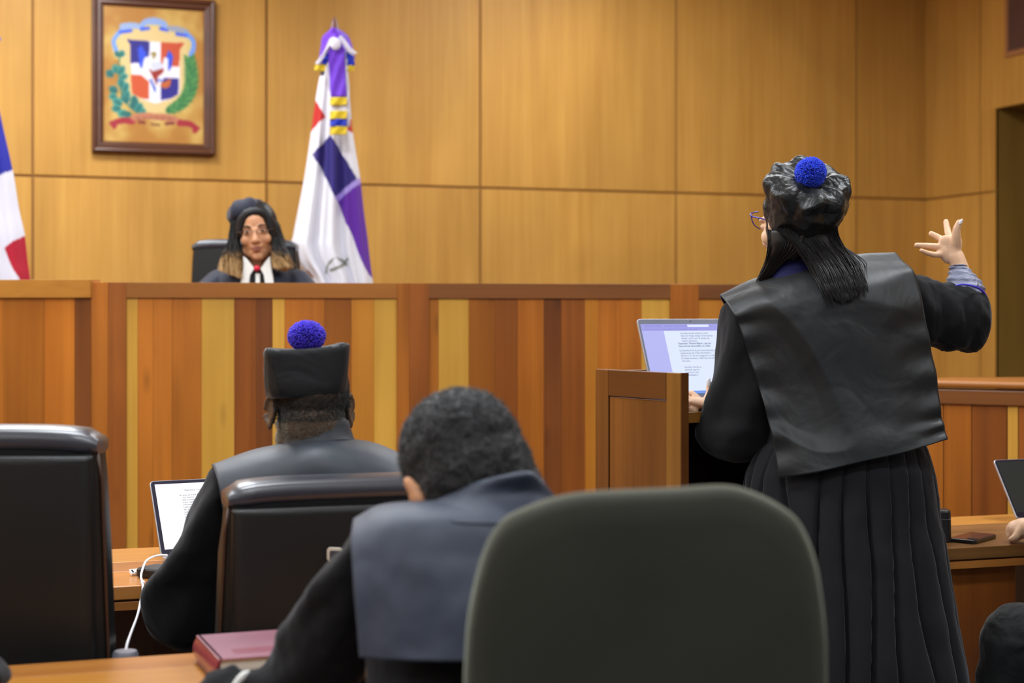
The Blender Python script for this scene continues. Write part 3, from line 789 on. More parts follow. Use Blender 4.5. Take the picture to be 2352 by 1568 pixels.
# origin sits 0.3 m in front of the rear face
ch_a = leather_chair('black leather office chair with a shiny rolled top at the left edge', (0, 0, 0), 0, 1.15, 0.5)
setloc(ch_a, -1.0, 3.20, 0, -TH + math.radians(2))
ch_b = leather_chair('black leather office chair behind the seated man in the pompom cap', (0, 0, 0), 0, 1.045, 0.48)
setloc(ch_b, -0.395, 3.335, 0, math.radians(-1))
ch_c = leather_chair('black leather chair holding the judge behind the bench', (0, 0, 0), 0, 1.17, 0.45)
setloc(ch_c, (556 - 1176) / F * 6.8, 6.62, 0.5, -TH + PI)
ch_d = leather_chair('black leather chair just outside the right edge under the seated person', (0, 0, 0), 0, 1.0, 0.48)
setloc(ch_d, 1.72, 3.62, 0, -TH - 0.2)

# olive upholstered chair nearest the camera
DCH = 1.92
fo, oc = thing_c('upholstered_chair', 'large round-topped olive upholstered chair back nearest the camera', 'chair', 0.18, DCH + 0.2)
out = [(1062, 1568), (1073, 1424), (1107, 1283), (1153, 1206), (1222, 1168), (1299, 1143), (1394, 1132), (1547, 1125), (1662, 1119), (1725, 1131), (1796, 1164), (1846, 1206), (1884, 1290), (1903, 1386), (1914, 1480), (1917, 1568)]
prof = [(c(px, py, DCH).x, c(px, py, DCH).z) for px, py in out]
prof = [tuple(p) for p in crs(prof, 60)]
zb = 0.52
prof = [(prof[0][0] - 0.0, zb)] + prof + [(prof[-1][0], zb)]
cx = sum(p[0] for p in prof) / len(prof)
ob = MB(oc); R = []
for s, dy in ((0.80, 0.075), (0.93, 0.07), (0.985, 0.05), (1.0, 0.02), (1.0, 0.0), (0.985, -0.016), (0.95, -0.026), (0.86, -0.030), (0.6, -0.032), (0.3, -0.034)):
    ring = []
    for (x, z) in prof:
        zc = 0.85
        xx = cx + (x - cx) * s; z2 = zc + (z - zc) * (s if s < 0.97 else s)
        ring.append((xx, DCH + 0.03 + dy + 0.10 * ((xx - cx) / 0.25) ** 2 * 0.35 - (z2 - 0.8) * 0.06, z2))
    R.append(ring)
ob.rings(R); ob.build('backrest', M['olive'], fo, sharp=70)
sb = MB(oc)
sb.box((cx - 0.13, DCH + 0.06, 0.42), (cx + 0.27, DCH + 0.52, 0.50)); sb.build('seat', M['olive'], fo, bevel=0.035, seg=4)
MB(oc).tube([(cx, DCH - 0.0, 0.7), (cx, DCH - 0.03, 0.5), (cx, DCH + 0.05, 0.40), (cx, DCH + 0.25, 0.39)], [(0.035, 0.012)] * 4, n=8, m=16).build('back_bracket', M['plastic'], fo)
MB(oc).tube([(cx + 0.03, DCH + 0.28, 0.1), (cx + 0.03, DCH + 0.28, 0.42)], [0.032, 0.024], n=14).build('gas_lift', M['plastic'], fo)
for k in range(5):
    a = 2 * PI * k / 5 + 0.1; ax, ay = cx + 0.03, DCH + 0.28
    lg = MB(oc).tube([(ax, ay, 0.11), (ax + 0.28 * math.cos(a), ay + 0.28 * math.sin(a), 0.075)], [(0.028, 0.02), (0.018, 0.012)], n=8).build('base_leg', M['plastic'], fo)
    MB(oc).tube([(ax + 0.285 * math.cos(a) - 0.02 * math.sin(a), ay + 0.285 * math.sin(a) + 0.02 * math.cos(a), 0.03), (ax + 0.285 * math.cos(a) + 0.02 * math.sin(a), ay + 0.285 * math.sin(a) - 0.02 * math.cos(a), 0.03)], 0.03, n=14).build('caster', M['plastic'], lg)

# ------------------------------------------------------------------ raster helper for painted surfaces
def inpoly(X, Y, P):
    r = np.zeros(X.shape, bool); n = len(P)
    for i in range(n):
        (xa, ya), (xb, yb) = P[i], P[(i + 1) % n]
        if ya == yb: continue
        r ^= ((Y < ya) != (Y < yb)) & (X < (xb - xa) * (Y - ya) / (yb - ya) + xa)
    return r
def colour_mesh(o, cols):
    me = o.data
    at = me.color_attributes.new('Col', 'FLOAT_COLOR', 'POINT')
    at.data.foreach_set('color', np.asarray(cols, np.float32).ravel())

# ------------------------------------------------------------------ framed painting
pic = thing('framed_painting', 'dark wood framed painting of a shield coat of arms with green branches', 'painting', (0.972, 8.715, 2.195))
PW, PHt, fw = 0.644, 0.835, 0.062
fr = MB(); prof_f = [(0.0, 0.0), (0.0, -0.030), (0.012, -0.040), (0.022, -0.036), (0.030, -0.024), (0.045, -0.026), (0.056, -0.018), (fw, -0.014), (fw, 0.0)]
R = []
for (cx_, cz_, sx, sz) in ((-PW / 2, 0, 1, 1), (PW / 2, 0, -1, 1), (PW / 2, PHt, -1, -1), (-PW / 2, PHt, 1, -1), (-PW / 2, 0, 1, 1)):
    R.append([(cx_ + sx * a, y, cz_ + sz * a) for a, y in prof_f])
fr.rings(R, cap=False); fr.build('frame', M['frame'], pic, smooth=False, bevel=0.002)
GU, GV = 180, 240
U, V = np.meshgrid(np.linspace(0, 1, GU), np.linspace(0, 1, GV))
CX = 245 + U * 975
top_ = 60 + 40 * U; bot_ = 1372 + 14 * U
CY = top_ + V * (bot_ - top_)
rng = np.random.RandomState(3)
def nfield(s, seed):
    return np.array([[noise.noise(Vector((CX[j, i] / s, CY[j, i] / s, seed))) for i in range(GU)] for j in range(GV)])
n1, n2 = nfield(260, 1.3), nfield(90, 7.7)
edge = np.clip(np.abs(U - 0.5) * 2, 0, 1) ** 3 + np.clip(np.abs(V - 0.5) * 2, 0, 1) ** 4
k = np.clip(0.45 + n1 * 0.9 + n2 * 0.3 - edge * 0.35, 0, 1)[..., None]
A_, B_ = np.array([176, 120, 48.]), np.array([214, 184, 104.])
IMG = A_ * (1 - k) + B_ * k
XX, YY = CX + n2 * 16, CY + nfield(70, 4.2) * 16
def paint(col, P, wob=0.0, x=None, y=None):
    m = inpoly(XX if wob else CX, YY if wob else CY, P)
    IMG[m] = col
def stroke(col, P, wd):
    P = crs(np.array(P, float), 60)
    d = np.full(CX.shape, 1e9)
    wv = crs(np.array([[w_] for w_ in wd], float), 60)[:, 0]
    m = np.zeros(CX.shape, bool)
    for (a, b), w_ in zip(P, wv):
        m |= (CX - a) ** 2 + (CY - b) ** 2 < w_ ** 2
    IMG[m] = col
stroke((214, 190, 120), [(400, 520), (390, 380), (520, 320), (740, 280), (960, 340), (1080, 420), (1040, 560), (1000, 900), (860, 1060), (740, 1110), (620, 1040), (500, 900), (460, 600)], [60] * 13)
paint((220, 192, 132), [(400, 330), (720, 260), (1060, 340), (1050, 560), (1000, 900), (850, 1040), (740, 1110), (600, 1020), (480, 860), (420, 600)], 1)
# blue scroll over the shield
stroke((112, 152, 226), [(365, 490), (345, 400), (400, 320), (450, 275)], [22, 20, 22, 30])
stroke((150, 170, 210), [(430, 262), (520, 250), (600, 262)], [32, 30, 26])
stroke((140, 165, 215), [(610, 250), (660, 212), (740, 205), (820, 225), (850, 262)], [26, 30, 34, 30, 24])
stroke((150, 156, 176), [(880, 270), (960, 280), (1040, 300)], [26, 30, 26])
stroke((110, 150, 230), [(1050, 320), (1110, 380), (1118, 450), (1095, 520)], [22, 22, 22, 26])
stroke((52, 86, 220), [(410, 318), (510, 300)], [14, 16]); stroke((52, 86, 220), [(610, 285), (680, 275)], [16, 14])
stroke((52, 86, 220), [(800, 275), (860, 292)], [18, 12]); stroke((52, 86, 220), [(955, 325), (1050, 342)], [16, 12])
# shield
sh = [(470, 385), (690, 402), (1030, 410), (985, 470), (980, 900), (900, 950), (745, 1000), (620, 960), (520, 910), (505, 440)]
paint((232, 228, 236), sh)
paint((44, 38, 128), [(470, 385), (688, 400), (684, 612), (506, 612), (505, 440)]); paint((196, 78, 44), [(798, 405), (1030, 410), (985, 470), (978, 636), (800, 636)])
paint((200, 84, 44), [(506, 726), (684, 730), (686, 960), (600, 950), (520, 905)]); paint((44, 38, 132), [(800, 748), (974, 752), (968, 905), (900, 945), (798, 965)])
paint((52, 80, 214), [(575, 470), (610, 440), (660, 520), (640, 700), (590, 640)]); paint((52, 80, 214), [(880, 480), (920, 540), (900, 650), (860, 700), (840, 560)])
paint((230, 226, 236), [(640, 560), (690, 540), (700, 640), (700, 800), (600, 720)]); paint((230, 226, 236), [(830, 550), (870, 560), (870, 690), (800, 800), (800, 700)])
paint((206, 208, 226), [(690, 600), (800, 590), (825, 650), (720, 690)]); paint((150, 46, 36), [(680, 660), (720, 690), (828, 655), (820, 700), (770, 740), (760, 830), (720, 740)])
paint((190, 96, 44), [(800, 800), (900, 752), (890, 830), (840, 855), (790, 830)])
stroke((150, 130, 60), [(715, 520), (740, 520), (725, 560)], [14, 16, 10]); stroke((60, 90, 190), [(700, 770), (735, 850), (740, 880)], [10, 12, 8]); stroke((60, 90, 190), [(760, 780), (800, 770)], [9, 9])
# laurel on the left, palm on the right
def leafp(a, b, ang, ln, wd, col):
    ca, sa = math.cos(math.radians(ang)), math.sin(math.radians(ang)); P = []
    for t in np.linspace(0, 1, 9): P.append((t * ln, wd * math.sin(PI * t) ** 0.8))
    for t in np.linspace(1, 0, 9): P.append((t * ln, -wd * math.sin(PI * t) ** 0.8))
    paint(col, [(a + x * ca - y * sa, b + x * sa + y * ca) for x, y in P])
lst = [(400, 560, -60, 80, 34), (395, 560, -120, 70, 26), (370, 720, -100, 100, 40), (385, 730, -55, 110, 38), (345, 750, -140, 95, 40), (400, 760, -20, 90, 34), (420, 860, -95, 110, 40), (385, 900, -150, 100, 42), (380, 930, 170, 90, 36),
       (440, 900, -70, 110, 36), (470, 1010, -100, 130, 46), (430, 1020, -150, 120, 46), (420, 1050, 175, 100, 40), (520, 1060, -70, 130, 44), (480, 1080, 160, 110, 38), (560, 1090, -60, 110, 42), (520, 1100, 170, 90, 30), (600, 1080, -20, 60, 26), (450, 960, -60, 90, 34), (540, 1010, -90, 90, 34)]
stroke((60, 120, 104), [(400, 560), (390, 700), (410, 860), (450, 980), (560, 1080), (630, 1070)], [7, 8, 9, 10, 10, 8])
for q, (a, b_, an, ln, wd) in enumerate(lst):
    leafp(a, b_, an, ln, wd, ((56, 134, 126), (44, 112, 108), (70, 146, 132))[q % 3])
    leafp(a, b_, an, ln * 0.8, wd * 0.28, (32, 92, 88))
sp_ = crs(np.array([(1078, 540), (1095, 700), (1080, 860), (1000, 990), (860, 1080)], float), 46)
stroke((60, 118, 70), [(1078, 560), (1092, 700), (1078, 860), (1000, 980), (880, 1060)], [22, 44, 54, 50, 36])
for q in range(2, 46):
    a, b_ = sp_[q]; t = q / 45
    d = sp_[min(q + 1, 45)] - sp_[max(q - 1, 0)]; an = math.degrees(math.atan2(-d[1], -d[0]))
    for sgn in (-1, 1):
        leafp(a, b_, an + sgn * (32 + 8 * (q % 3)), 74 + 40 * math.sin(PI * t), 9, ((74, 140, 74), (46, 104, 62), (58, 120, 66), (96, 152, 84))[(q + (sgn > 0)) % 4])
# motto band
stroke((160, 42, 52), [(330, 1200), (420, 1170), (520, 1170)], [26, 30, 34]); stroke((160, 42, 52), [(1150, 1230), (1080, 1190), (980, 1180)], [24, 28, 32])
paint((160, 42, 52), [(300, 1180), (380, 1170), (370, 1240), (340, 1255)]); paint((160, 42, 52), [(1110, 1200), (1190, 1220), (1140, 1280), (1110, 1270)])
stroke((188, 120, 88), [(540, 1140), (640, 1120), (740, 1125), (850, 1130), (940, 1150)], [30, 32, 32, 32, 30])
stroke((120, 44, 40), [(590, 1180), (640, 1185)], [14, 14]); stroke((120, 44, 40), [(850, 1190), (920, 1185)], [14, 14]); stroke((140, 88, 60), [(710, 1200), (780, 1205)], [12, 12])
for q in range(-9, 10):
    xx = 740 + q * 20; IMG[(np.abs(CX - xx) < 4) & (np.abs(CY - (1132 + abs(q) * 1.6)) < 14)] = (140, 70, 56)
IMGb = IMG.copy()
for _ in range(2):
    IMGb[1:-1, 1:-1] = (IMGb[1:-1, 1:-1] * 2 + IMGb[:-2, 1:-1] + IMGb[2:, 1:-1] + IMGb[1:-1, :-2] + IMGb[1:-1, 2:]) / 6
s_ = IMGb / 255.0
LINI = np.where(s_ <= 0.04045, s_ / 12.92, ((s_ + 0.055) / 1.055) ** 2.4)
cv = MB(); R = []
iw, ih = PW - 2 * fw + 0.004, PHt - 2 * fw + 0.004
for j in range(GV):
    R.append([(-iw / 2 + iw * i / (GU - 1), -0.012, fw - 0.002 + ih * (1 - j / (GV - 1))) for i in range(GU)])
cv.rings(R, False, False)
cvo = cv.build('canvas', M['paint'], pic)
colour_mesh(cvo, np.concatenate([LINI.reshape(-1, 3), np.ones((GU * GV, 1))], 1))
box_obj('backing_board', (-PW / 2 + 0.02, -0.010, 0.02), (PW / 2 - 0.02, -0.001, PHt - 0.02), M['groove'], pic)

# ------------------------------------------------------------------ flags
def flag(label, polex, D, rows, polys, base_col, top_y, bow=True, pole_top=40, baseZ=0.5):
    f, of = thing_c('flag_on_pole', label, 'flag', (polex - 1176) / F * D, D, baseZ)
    px = (polex - 1176) / F * D
    zt = EYE + (720 - pole_top) / F * D
    MB(of).tube([(px, D, baseZ + 0.03), (px, D, zt - 0.08)], 0.014, n=12).build('pole', M['pole'], f)
    MB(of).tube([(px, D, zt - 0.10), (px, D, zt - 0.065), (px, D, zt - 0.045), (px, D, zt - 0.02), (px, D, zt)], [0.02, 0.028, 0.020, 0.014, 0.005], n=12, m=16).build('finial', M['finial'], f)
    MB(of).tube([(px, D, baseZ), (px, D, baseZ + 0.03), (px, D, baseZ + 0.06)], [0.16, 0.15, 0.03], n=24).build('base', M['pole'], f)
    nu, nv = 110, 260
    A = crs(np.array(rows, float), nv)
    g_ = MB(of); R = []; PXs = np.zeros((nv, nu)); PYs = np.zeros((nv, nu))
    for j in range(nv):
        y, xl, xr = A[j]
        row = []
        for i in range(nu):
            u = i / (nu - 1)
            p = xl + (xr - xl) * u
            amp = min(1.0, (j / nv) * 1.8) * 0.022
            d = D - 0.045 - 0.07 * math.sin(PI * u) * (0.3 + j / nv) + amp * math.sin(u * 19 + 1.3 * math.sin(j / nv * 3)) + amp * 0.6 * math.sin(u * 37 + 2)
            row.append(c(p, y, D) + Vector((0, d - D, 0)))
            PXs[j, i] = p + 2 * math.sin(y / 23.0); PYs[j, i] = y
        R.append(row)
    g_.rings(R, False, False)
    o = g_.build('cloth', M['flag'], f, solid=0.004)
    C = np.zeros((nv, nu, 3)); C[:] = base_col
    for col, P in polys: C[inpoly(PXs, PYs, P)] = col
    s = C / 255.0
    Lc = np.where(s <= 0.04045, s / 12.92, ((s + 0.055) / 1.055) ** 2.4)
    colour_mesh(o, np.concatenate([Lc.reshape(-1, 3), np.ones((nu * nv, 1))], 1))
    return f, of
DF = 7.6
rows = [(158, 744, 786), (180, 737, 797), (235, 727, 805), (290, 719, 809), (340, 712, 816), (414, 700, 828), (480, 687, 835), (540, 675, 843), (566, 671, 846), (600, 682, 850), (645, 712, 856), (700, 722, 862), (800, 728, 870), (950, 735, 872)]
polys = [((192, 40, 34), [(680, 312), (726, 232), (750, 273), (715, 308)]), ((192, 40, 34), [(797, 276), (830, 280), (830, 312), (803, 304)]),
         ((46, 36, 116), [(767, 314), (722, 358), (777, 457), (821, 414)]),
         ((170, 150, 226), [(774, 457), (824, 410), (840, 420), (782, 468)]),
         ((96, 38, 160), [(781, 466), (828, 422), (900, 500), (900, 700), (850, 632), (822, 570), (802, 522)]),
         ((120, 122, 108), [(752, 628), (764, 602), (778, 592), (776, 598), (764, 612), (758, 630)]), ((120, 122, 108), [(764, 620), (788, 612), (804, 592), (808, 596), (792, 617), (770, 626)]),
         ((120, 122, 108), [(778, 592), (794, 598), (806, 610), (800, 612), (786, 600)]),
         ((150, 84, 44), [(710, 622), (714, 619), (728, 636), (725, 641)]),
         ((40, 34, 40), [(733, 160), (752, 160), (752, 178), (741, 178)])]
fl, of = flag('white, navy and purple flag with a big purple bow standing behind the bench', 768, DF, rows, polys, (226, 224, 232), 160)
# bow, ribbons and rosette
DB = DF - 0.1
def strip(ptsL, ptsR, D_, mat, name, bulge=0.02, nu=14, nv=30, org=of, par=fl):
    m = MB(org); L_ = crs(np.array(ptsL, float), nv); R_ = crs(np.array(ptsR, float), nv); R2 = []
    for j in range(nv):
        row = []
        for i in range(nu):
            u = i / (nu - 1)
            p = L_[j] * (1 - u) + R_[j] * u
            row.append(c(p[0], p[1], D_) + Vector((0, -bulge * math.sin(PI * u) + 0.004 * math.sin(9 * u + j * 0.4), 0)))
        R2.append(row)
    m.rings(R2, False, False)
    return m.build(name, mat, par, solid=0.003)
hood = strip([(757, 70), (742, 84), (737, 108), (733, 138)], [(783, 70), (800, 84), (809, 108), (815, 134)], DB - 0.0, M['f_purple'], 'bow_hood', 0.07)
strip([(768, 84), (757, 92), (742, 122), (723, 147)], [(772, 90), (762, 104), (748, 126), (734, 149)], DB - 0.075, M['f_white'], 'bow_edge', 0.008)
strip([(778, 86), (784, 96), (797, 118), (812, 128)], [(784, 82), (794, 94), (806, 110), (820, 122)], DB - 0.075, M['f_white'], 'bow_edge', 0.008)
strip([(752, 118), (742, 128), (730, 146)], [(760, 128), (752, 142), (748, 148)], DB - 0.06, M['f_blue'], 'bow_tail', 0.006)
strip([(795, 118), (797, 134), (798, 150)], [(803, 118), (812, 132), (815, 150)], DB - 0.06, M['f_blue'], 'bow_tail', 0.006)
strip([(724, 147), (722, 162)], [(748, 148), (748, 164)], DB - 0.06, M['f_yellow'], 'fringe', 0.004, nv=8)
strip([(797, 150), (798, 163)], [(815, 150), (812, 163)], DB - 0.06, M['f_yellow'], 'fringe', 0.004, nv=8)
strip([(748, 120), (750, 160), (754, 200), (757, 226), (757, 305)], [(798, 118), (799, 160), (802, 200), (803, 226), (804, 290)], DB - 0.055, M['f_white'], 'white_tail', 0.004)
strip([(753, 112), (756, 160), (760, 223)], [(791, 112), (793, 160), (796, 222)], DB - 0.07, M['f_purple'], 'purple_tail', 0.006)
for (ya, yb, mt) in ((224, 242, 'f_yellow'), (255, 274, 'f_yellow'), (274, 290, 'f_blue'), (291, 310, 'f_yellow')):
    strip([(758, ya), (758, yb)], [(797, ya - 1), (797, yb - 1)], DB - 0.075, M[mt], 'ribbon_band', 0.004, nv=8)
MB(of).ell(c(771, 101, DB - 0.1), (0.024, 0.014, 0.029), nu=20, nv=12).build('rosette', M['f_white'], fl)

rows2 = [(150, -70, -25), (237, -95, 0), (300, -110, 13), (394, -125, 33), (480, -140, 46), (540, -150, 58), (600, -155, 65), (645, -158, 71), (760, -160, 78), (950, -165, 84)]
polys2 = [((36, 40, 158), [(-200, 100), (50, 100), (34, 394), (-60, 460), (-200, 500)]), ((226, 224, 236), [(36, 388), (-62, 456), (-60, 470), (60, 420)]),
          ((182, 24, 48), [(23, 571), (60, 538), (110, 700), (110, 900), (56, 639)])]
fl2, of2 = flag('blue, white and red flag cut by the left edge behind the bench', -48, 7.2, rows2, polys2, (228, 226, 238), 160, pole_top=60)
strip([(-60, 70), (-75, 90), (-85, 120)], [(-30, 62), (-8, 74), (2, 92)], 7.05, M['f_blue'], 'bow_hood', 0.05, org=of2, par=fl2)
strip([(-82, 120), (-84, 136)], [(-60, 126), (-60, 140)], 7.03, M['f_yellow'], 'fringe', 0.004, org=of2, par=fl2, nv=8)
# ------------------------------------------------------------------ people: builders
def rotm(yaw=0, pitch=0, roll=0):
    """head frame: x right, y forward, z up; yaw turns left, pitch nods down, roll leans towards the left shoulder"""
    return (Matrix.Rotation(math.radians(yaw), 3, 'Z') @ Matrix.Rotation(-math.radians(pitch), 3, 'X') @ Matrix.Rotation(-math.radians(roll), 3, 'Y'))

def head_prims(m, C, R, s=1.0, ears=True):
    C = Vector(C)
    def P(x, y, z): return C + R @ (Vector((x, y, z)) * s)
    def E(x, y, z, r, R2=None): m.ell(P(x, y, z), tuple(k * s for k in r), R if R2 is None else R @ R2, 20, 14)
    E(0, -0.012, 0.032, (0.076, 0.094, 0.084))
    E(0, 0.022, -0.025, (0.062, 0.070, 0.088))
    E(0, 0.035, -0.078, (0.046, 0.050, 0.034))
    E(0, 0.074, -0.098, (0.021, 0.018, 0.016))
    for q in (-1, 1):
        E(q * 0.037, 0.062, -0.030, (0.024, 0.022, 0.024))
        E(q * 0.028, 0.077, 0.018, (0.021, 0.013, 0.009))
        E(q * 0.030, 0.079, 0.000, (0.016, 0.010, 0.009))
        E(q * 0.012, 0.098, -0.037, (0.009, 0.010, 0.008))
        E(q * 0.045, 0.020, -0.070, (0.020, 0.036, 0.028))
        if ears:
            RE = Matrix.Rotation(math.radians(-q * 18), 3, 'Z') @ Matrix.Rotation(math.radians(8), 3, 'X')
            ec = Vector((q * 0.084, -0.006, -0.012))
            ring = [P(*(ec + RE @ Vector((q * 0.004 * math.cos(a), 0.016 * math.cos(a) - 0.004 * math.sin(a), 0.029 * math.sin(a) + 0.004)))) for a in [2 * PI * k / 14 for k in range(15)]]
            m.tube(ring, [0.0048 * s] * 15, n=8)
            m.ell(P(*(ec + Vector((-q * 0.004, 0.002, 0.0)))), (0.005 * s, 0.014 * s, 0.026 * s), R @ RE, 14, 10)
            m.ell(P(*(ec + Vector((0, 0.004, -0.028)))), (0.006 * s, 0.009 * s, 0.011 * s), R @ RE, 12, 8)
    m.cap(P(0, 0.088, 0.006), P(0, 0.108, -0.032), 0.0085 * s, 0.0135 * s)
    E(0, 0.088, -0.056, (0.026, 0.014, 0.012))
    E(0, 0.093, -0.060, (0.021, 0.009, 0.0055))
    E(0, 0.091, -0.070, (0.018, 0.010, 0.0065))

def face_parts(parent, org, C, R, s=1.0, lips='lips', open_eyes=True):
    C = Vector(C)
    def P(x, y, z): return C + R @ (Vector((x, y, z)) * s)
    l = MB(org)
    l.ell(P(0, 0.0985, -0.0605), (0.019 * s, 0.006 * s, 0.004 * s), R, 16, 8); l.ell(P(0, 0.0975, -0.069), (0.017 * s, 0.0065 * s, 0.0055 * s), R, 16, 8)
    l.build('lips', M[lips], parent)
    for q in (-1, 1):
        e = MB(org).ell(P(q * 0.0305, 0.0835, 0.004), (0.0120 * s, 0.0085 * s, 0.0044 * s), R, 16, 10).build('eye', M['eye'], parent)
        MB(org).ell(P(q * 0.0305, 0.0905, 0.0035), (0.0052 * s, 0.0028 * s, 0.0052 * s), R, 12, 8).build('iris', M['iris'], e)
        MB(org).tube([P(q * 0.014, 0.0925, 0.021), P(q * 0.030, 0.0935, 0.0265), P(q * 0.046, 0.083, 0.021)], [(0.003 * s, 0.0035 * s), (0.003 * s, 0.004 * s), (0.0015, 0.0015)], n=8, m=12).build('eyebrow', M['brow'], parent)

def hand_auto(m, wrist, fwd, palm_n, side, s=1.0, curl=35, spread=1.0):
    """hand leaving the wrist along fwd; palm_n points out of the palm; side (+1/-1) puts the thumb on +/- (fwd x palm_n)"""
    w = Vector(wrist); f = Vector(fwd).normalized(); n = Vector(palm_n); n = (n - f * n.dot(f)).normalized()
    t = f.cross(n) * side
    R = Matrix((t, f, n)).transposed()
    m.ell(w + f * 0.045 * s, (0.039 * s, 0.052 * s, 0.014 * s), R, 18, 12)
    m.cap(w, w + f * 0.03 * s, 0.022 * s, 0.022 * s)
    for i, (off, L, r) in enumerate(((0.029, 0.072, 0.0083), (0.010, 0.080, 0.0085), (-0.010, 0.074, 0.008), (-0.028, 0.058, 0.0072))):
        b = w + f * (0.082 - abs(off) * 0.25) * s + t * off * s
        d = (f + t * off * 4 * spread).normalized()
        p = b; ang = curl * 0.5
        for k, fr in enumerate((0.45, 0.30, 0.25)):
            a = math.radians(ang); dd = (d * math.cos(a) + n * math.sin(a))
            q = p + dd * L * fr * s
            m.cap(p, q, r * s * (1 - 0.08 * k), r * s * (0.94 - 0.08 * k))
            p = q; ang += curl * 0.6
    b = w + f * 0.02 * s + t * 0.026 * s
    d1 = (f * 0.6 + t * 0.75 + n * 0.25).normalized(); d2 = (f * 0.9 + t * 0.35 + n * 0.3).normalized()
    q = b + d1 * 0.045 * s; m.cap(b, q, 0.0135 * s, 0.0105 * s); m.cap(q, q + d2 * 0.032 * s, 0.0100 * s, 0.0082 * s)

def limb(m, pts, rr):
    for a, b, ra, rb in zip(pts, pts[1:], rr, rr[1:]): m.cap(a, b, ra, rb, 14)

def torso(m, pelvis, chest, neck, sl, sr, hl, hr, w=1.0):
    pelvis, chest, neck, sl, sr, hl, hr = map(Vector, (pelvis, chest, neck, sl, sr, hl, hr))
    ax = (sr - sl).normalized(); up = (neck - pelvis).normalized(); fw_ = up.cross(ax).normalized()
    R = Matrix((ax, fw_, up)).transposed()
    m.ell(chest, (0.155 * w, 0.105 * w, 0.19), R, 24, 16)
    m.ell(pelvis, (0.165 * w, 0.12 * w, 0.12), R, 24, 16)
    m.ell((chest + pelvis) / 2, (0.135 * w, 0.10 * w, 0.17), R, 24, 16)
    m.cap(sl, sr, 0.055 * w, 0.055 * w); m.cap(neck - up * 0.05 + (sl - neck) * 0.3, sl, 0.05, 0.05); m.cap(neck - up * 0.05 + (sr - neck) * 0.3, sr, 0.05, 0.05)
    m.cap(hl, hr, 0.09 * w, 0.09 * w)

def legs(m, hip, knee, ankle, toe):
    limb(m, [hip, knee, ankle], [0.085, 0.056, 0.038])
    a = Vector(ankle); t = Vector(toe)
    m.cap(a - Vector((0, 0, 0.03)), t, 0.036, 0.026)

def shoe(org, ankle, toe, parent, mat='leather'):
    a = Vector(ankle); t = Vector(toe); a.z = 0.045 + (a.z - 0.09); d = (t - a); d.z = 0; d.normalize()
    zb = a.z - 0.045; h = a - d * 0.05; e = t + d * 0.035
    m = MB(org)
    m.tube([h + Vector((0, 0, 0.0)), h + d * 0.05, h + d * 0.12, e - d * 0.06, e], [(0.030, 0.040), (0.036, 0.044), (0.038, 0.036), (0.042, 0.026), (0.018, 0.014)], n=16, m=24)
    for i, p in enumerate(m.v): m.v[i] = (p[0], p[1], max(p[2], zb - org[2] + 0.001))
    m.build('shoe', M[mat], parent)

def hrings(rows, n=48, q=2.3, wr=0.0, seed=0.0):
    """rows (py, xl, xr, D, depth radius) -> horizontal rings"""
    R = []
    for (py, xl, xr, D, rd) in rows:
        a = c(xl, py, D); b = c(xr, py, D); ce = (a + b) / 2; rx = (b - a).length / 2
        ring = []
        for k in range(n):
            t = 2 * PI * k / n; ca, sa = math.cos(t), math.sin(t)
            ring.append(ce + Vector((rx * math.copysign(abs(ca) ** (2 / q), ca), rd * math.copysign(abs(sa) ** (2 / q), sa), 0)))
        R.append(ring)
    return R
def dense(rows, m):
    return [tuple(r) for r in crs(np.array(rows, float), m)]

def strands(org, bundles, name, mat, parent, rad=0.0011, seed=1, seg=9, kind='stuff', wig=0.0, curl=0.0, label=None, ragged=0.0):
    """bundles: (n, [control regions], jitter); each control region is (pA, pB, thickness) - strands run through matching u in every region"""
    rnd = random.Random(seed); m = MB(org)
    for (n, regs) in bundles:
        for _ in range(n):
            u = rnd.random(); w_ = rnd.uniform(-1, 1); ph = rnd.uniform(0, 6.28); P = []
            for (a, b, th) in regs:
                uu = min(1, max(0, u + rnd.uniform(-0.05, 0.05)))
                P.append(Vector(a).lerp(Vector(b), uu) + Vector((rnd.uniform(-wig, wig), w_ * th, rnd.uniform(-wig, wig))))
            if ragged:
                cl_ = round(u * 9) / 9; P[-1] = P[-1].lerp(Vector(regs[-1][0]).lerp(Vector(regs[-1][1]), cl_), 0.55)
                P[-1] = P[-2].lerp(P[-1], 1 - ragged * rnd.random() ** 1.5 + 0.25 * ragged * math.sin(u * 23))
            Q = crs(np.array([tuple(p) for p in P]), seg)
            if curl:
                for i in range(seg):
                    k = i / (seg - 1); am = curl * max(0, k - 0.3)
                    Q[i] += np.array([am * math.cos(ph + 11 * k), am * math.sin(ph + 11 * k), am * 0.4 * math.sin(9 * k + ph)])
            m.tube([Vector(p) for p in Q], [rad * (1 - 0.75 * (i / (seg - 1)) ** 2) for i in range(seg)], n=3, cap=False)
    return m.build(name, M[mat], parent, kind=kind, label=label)

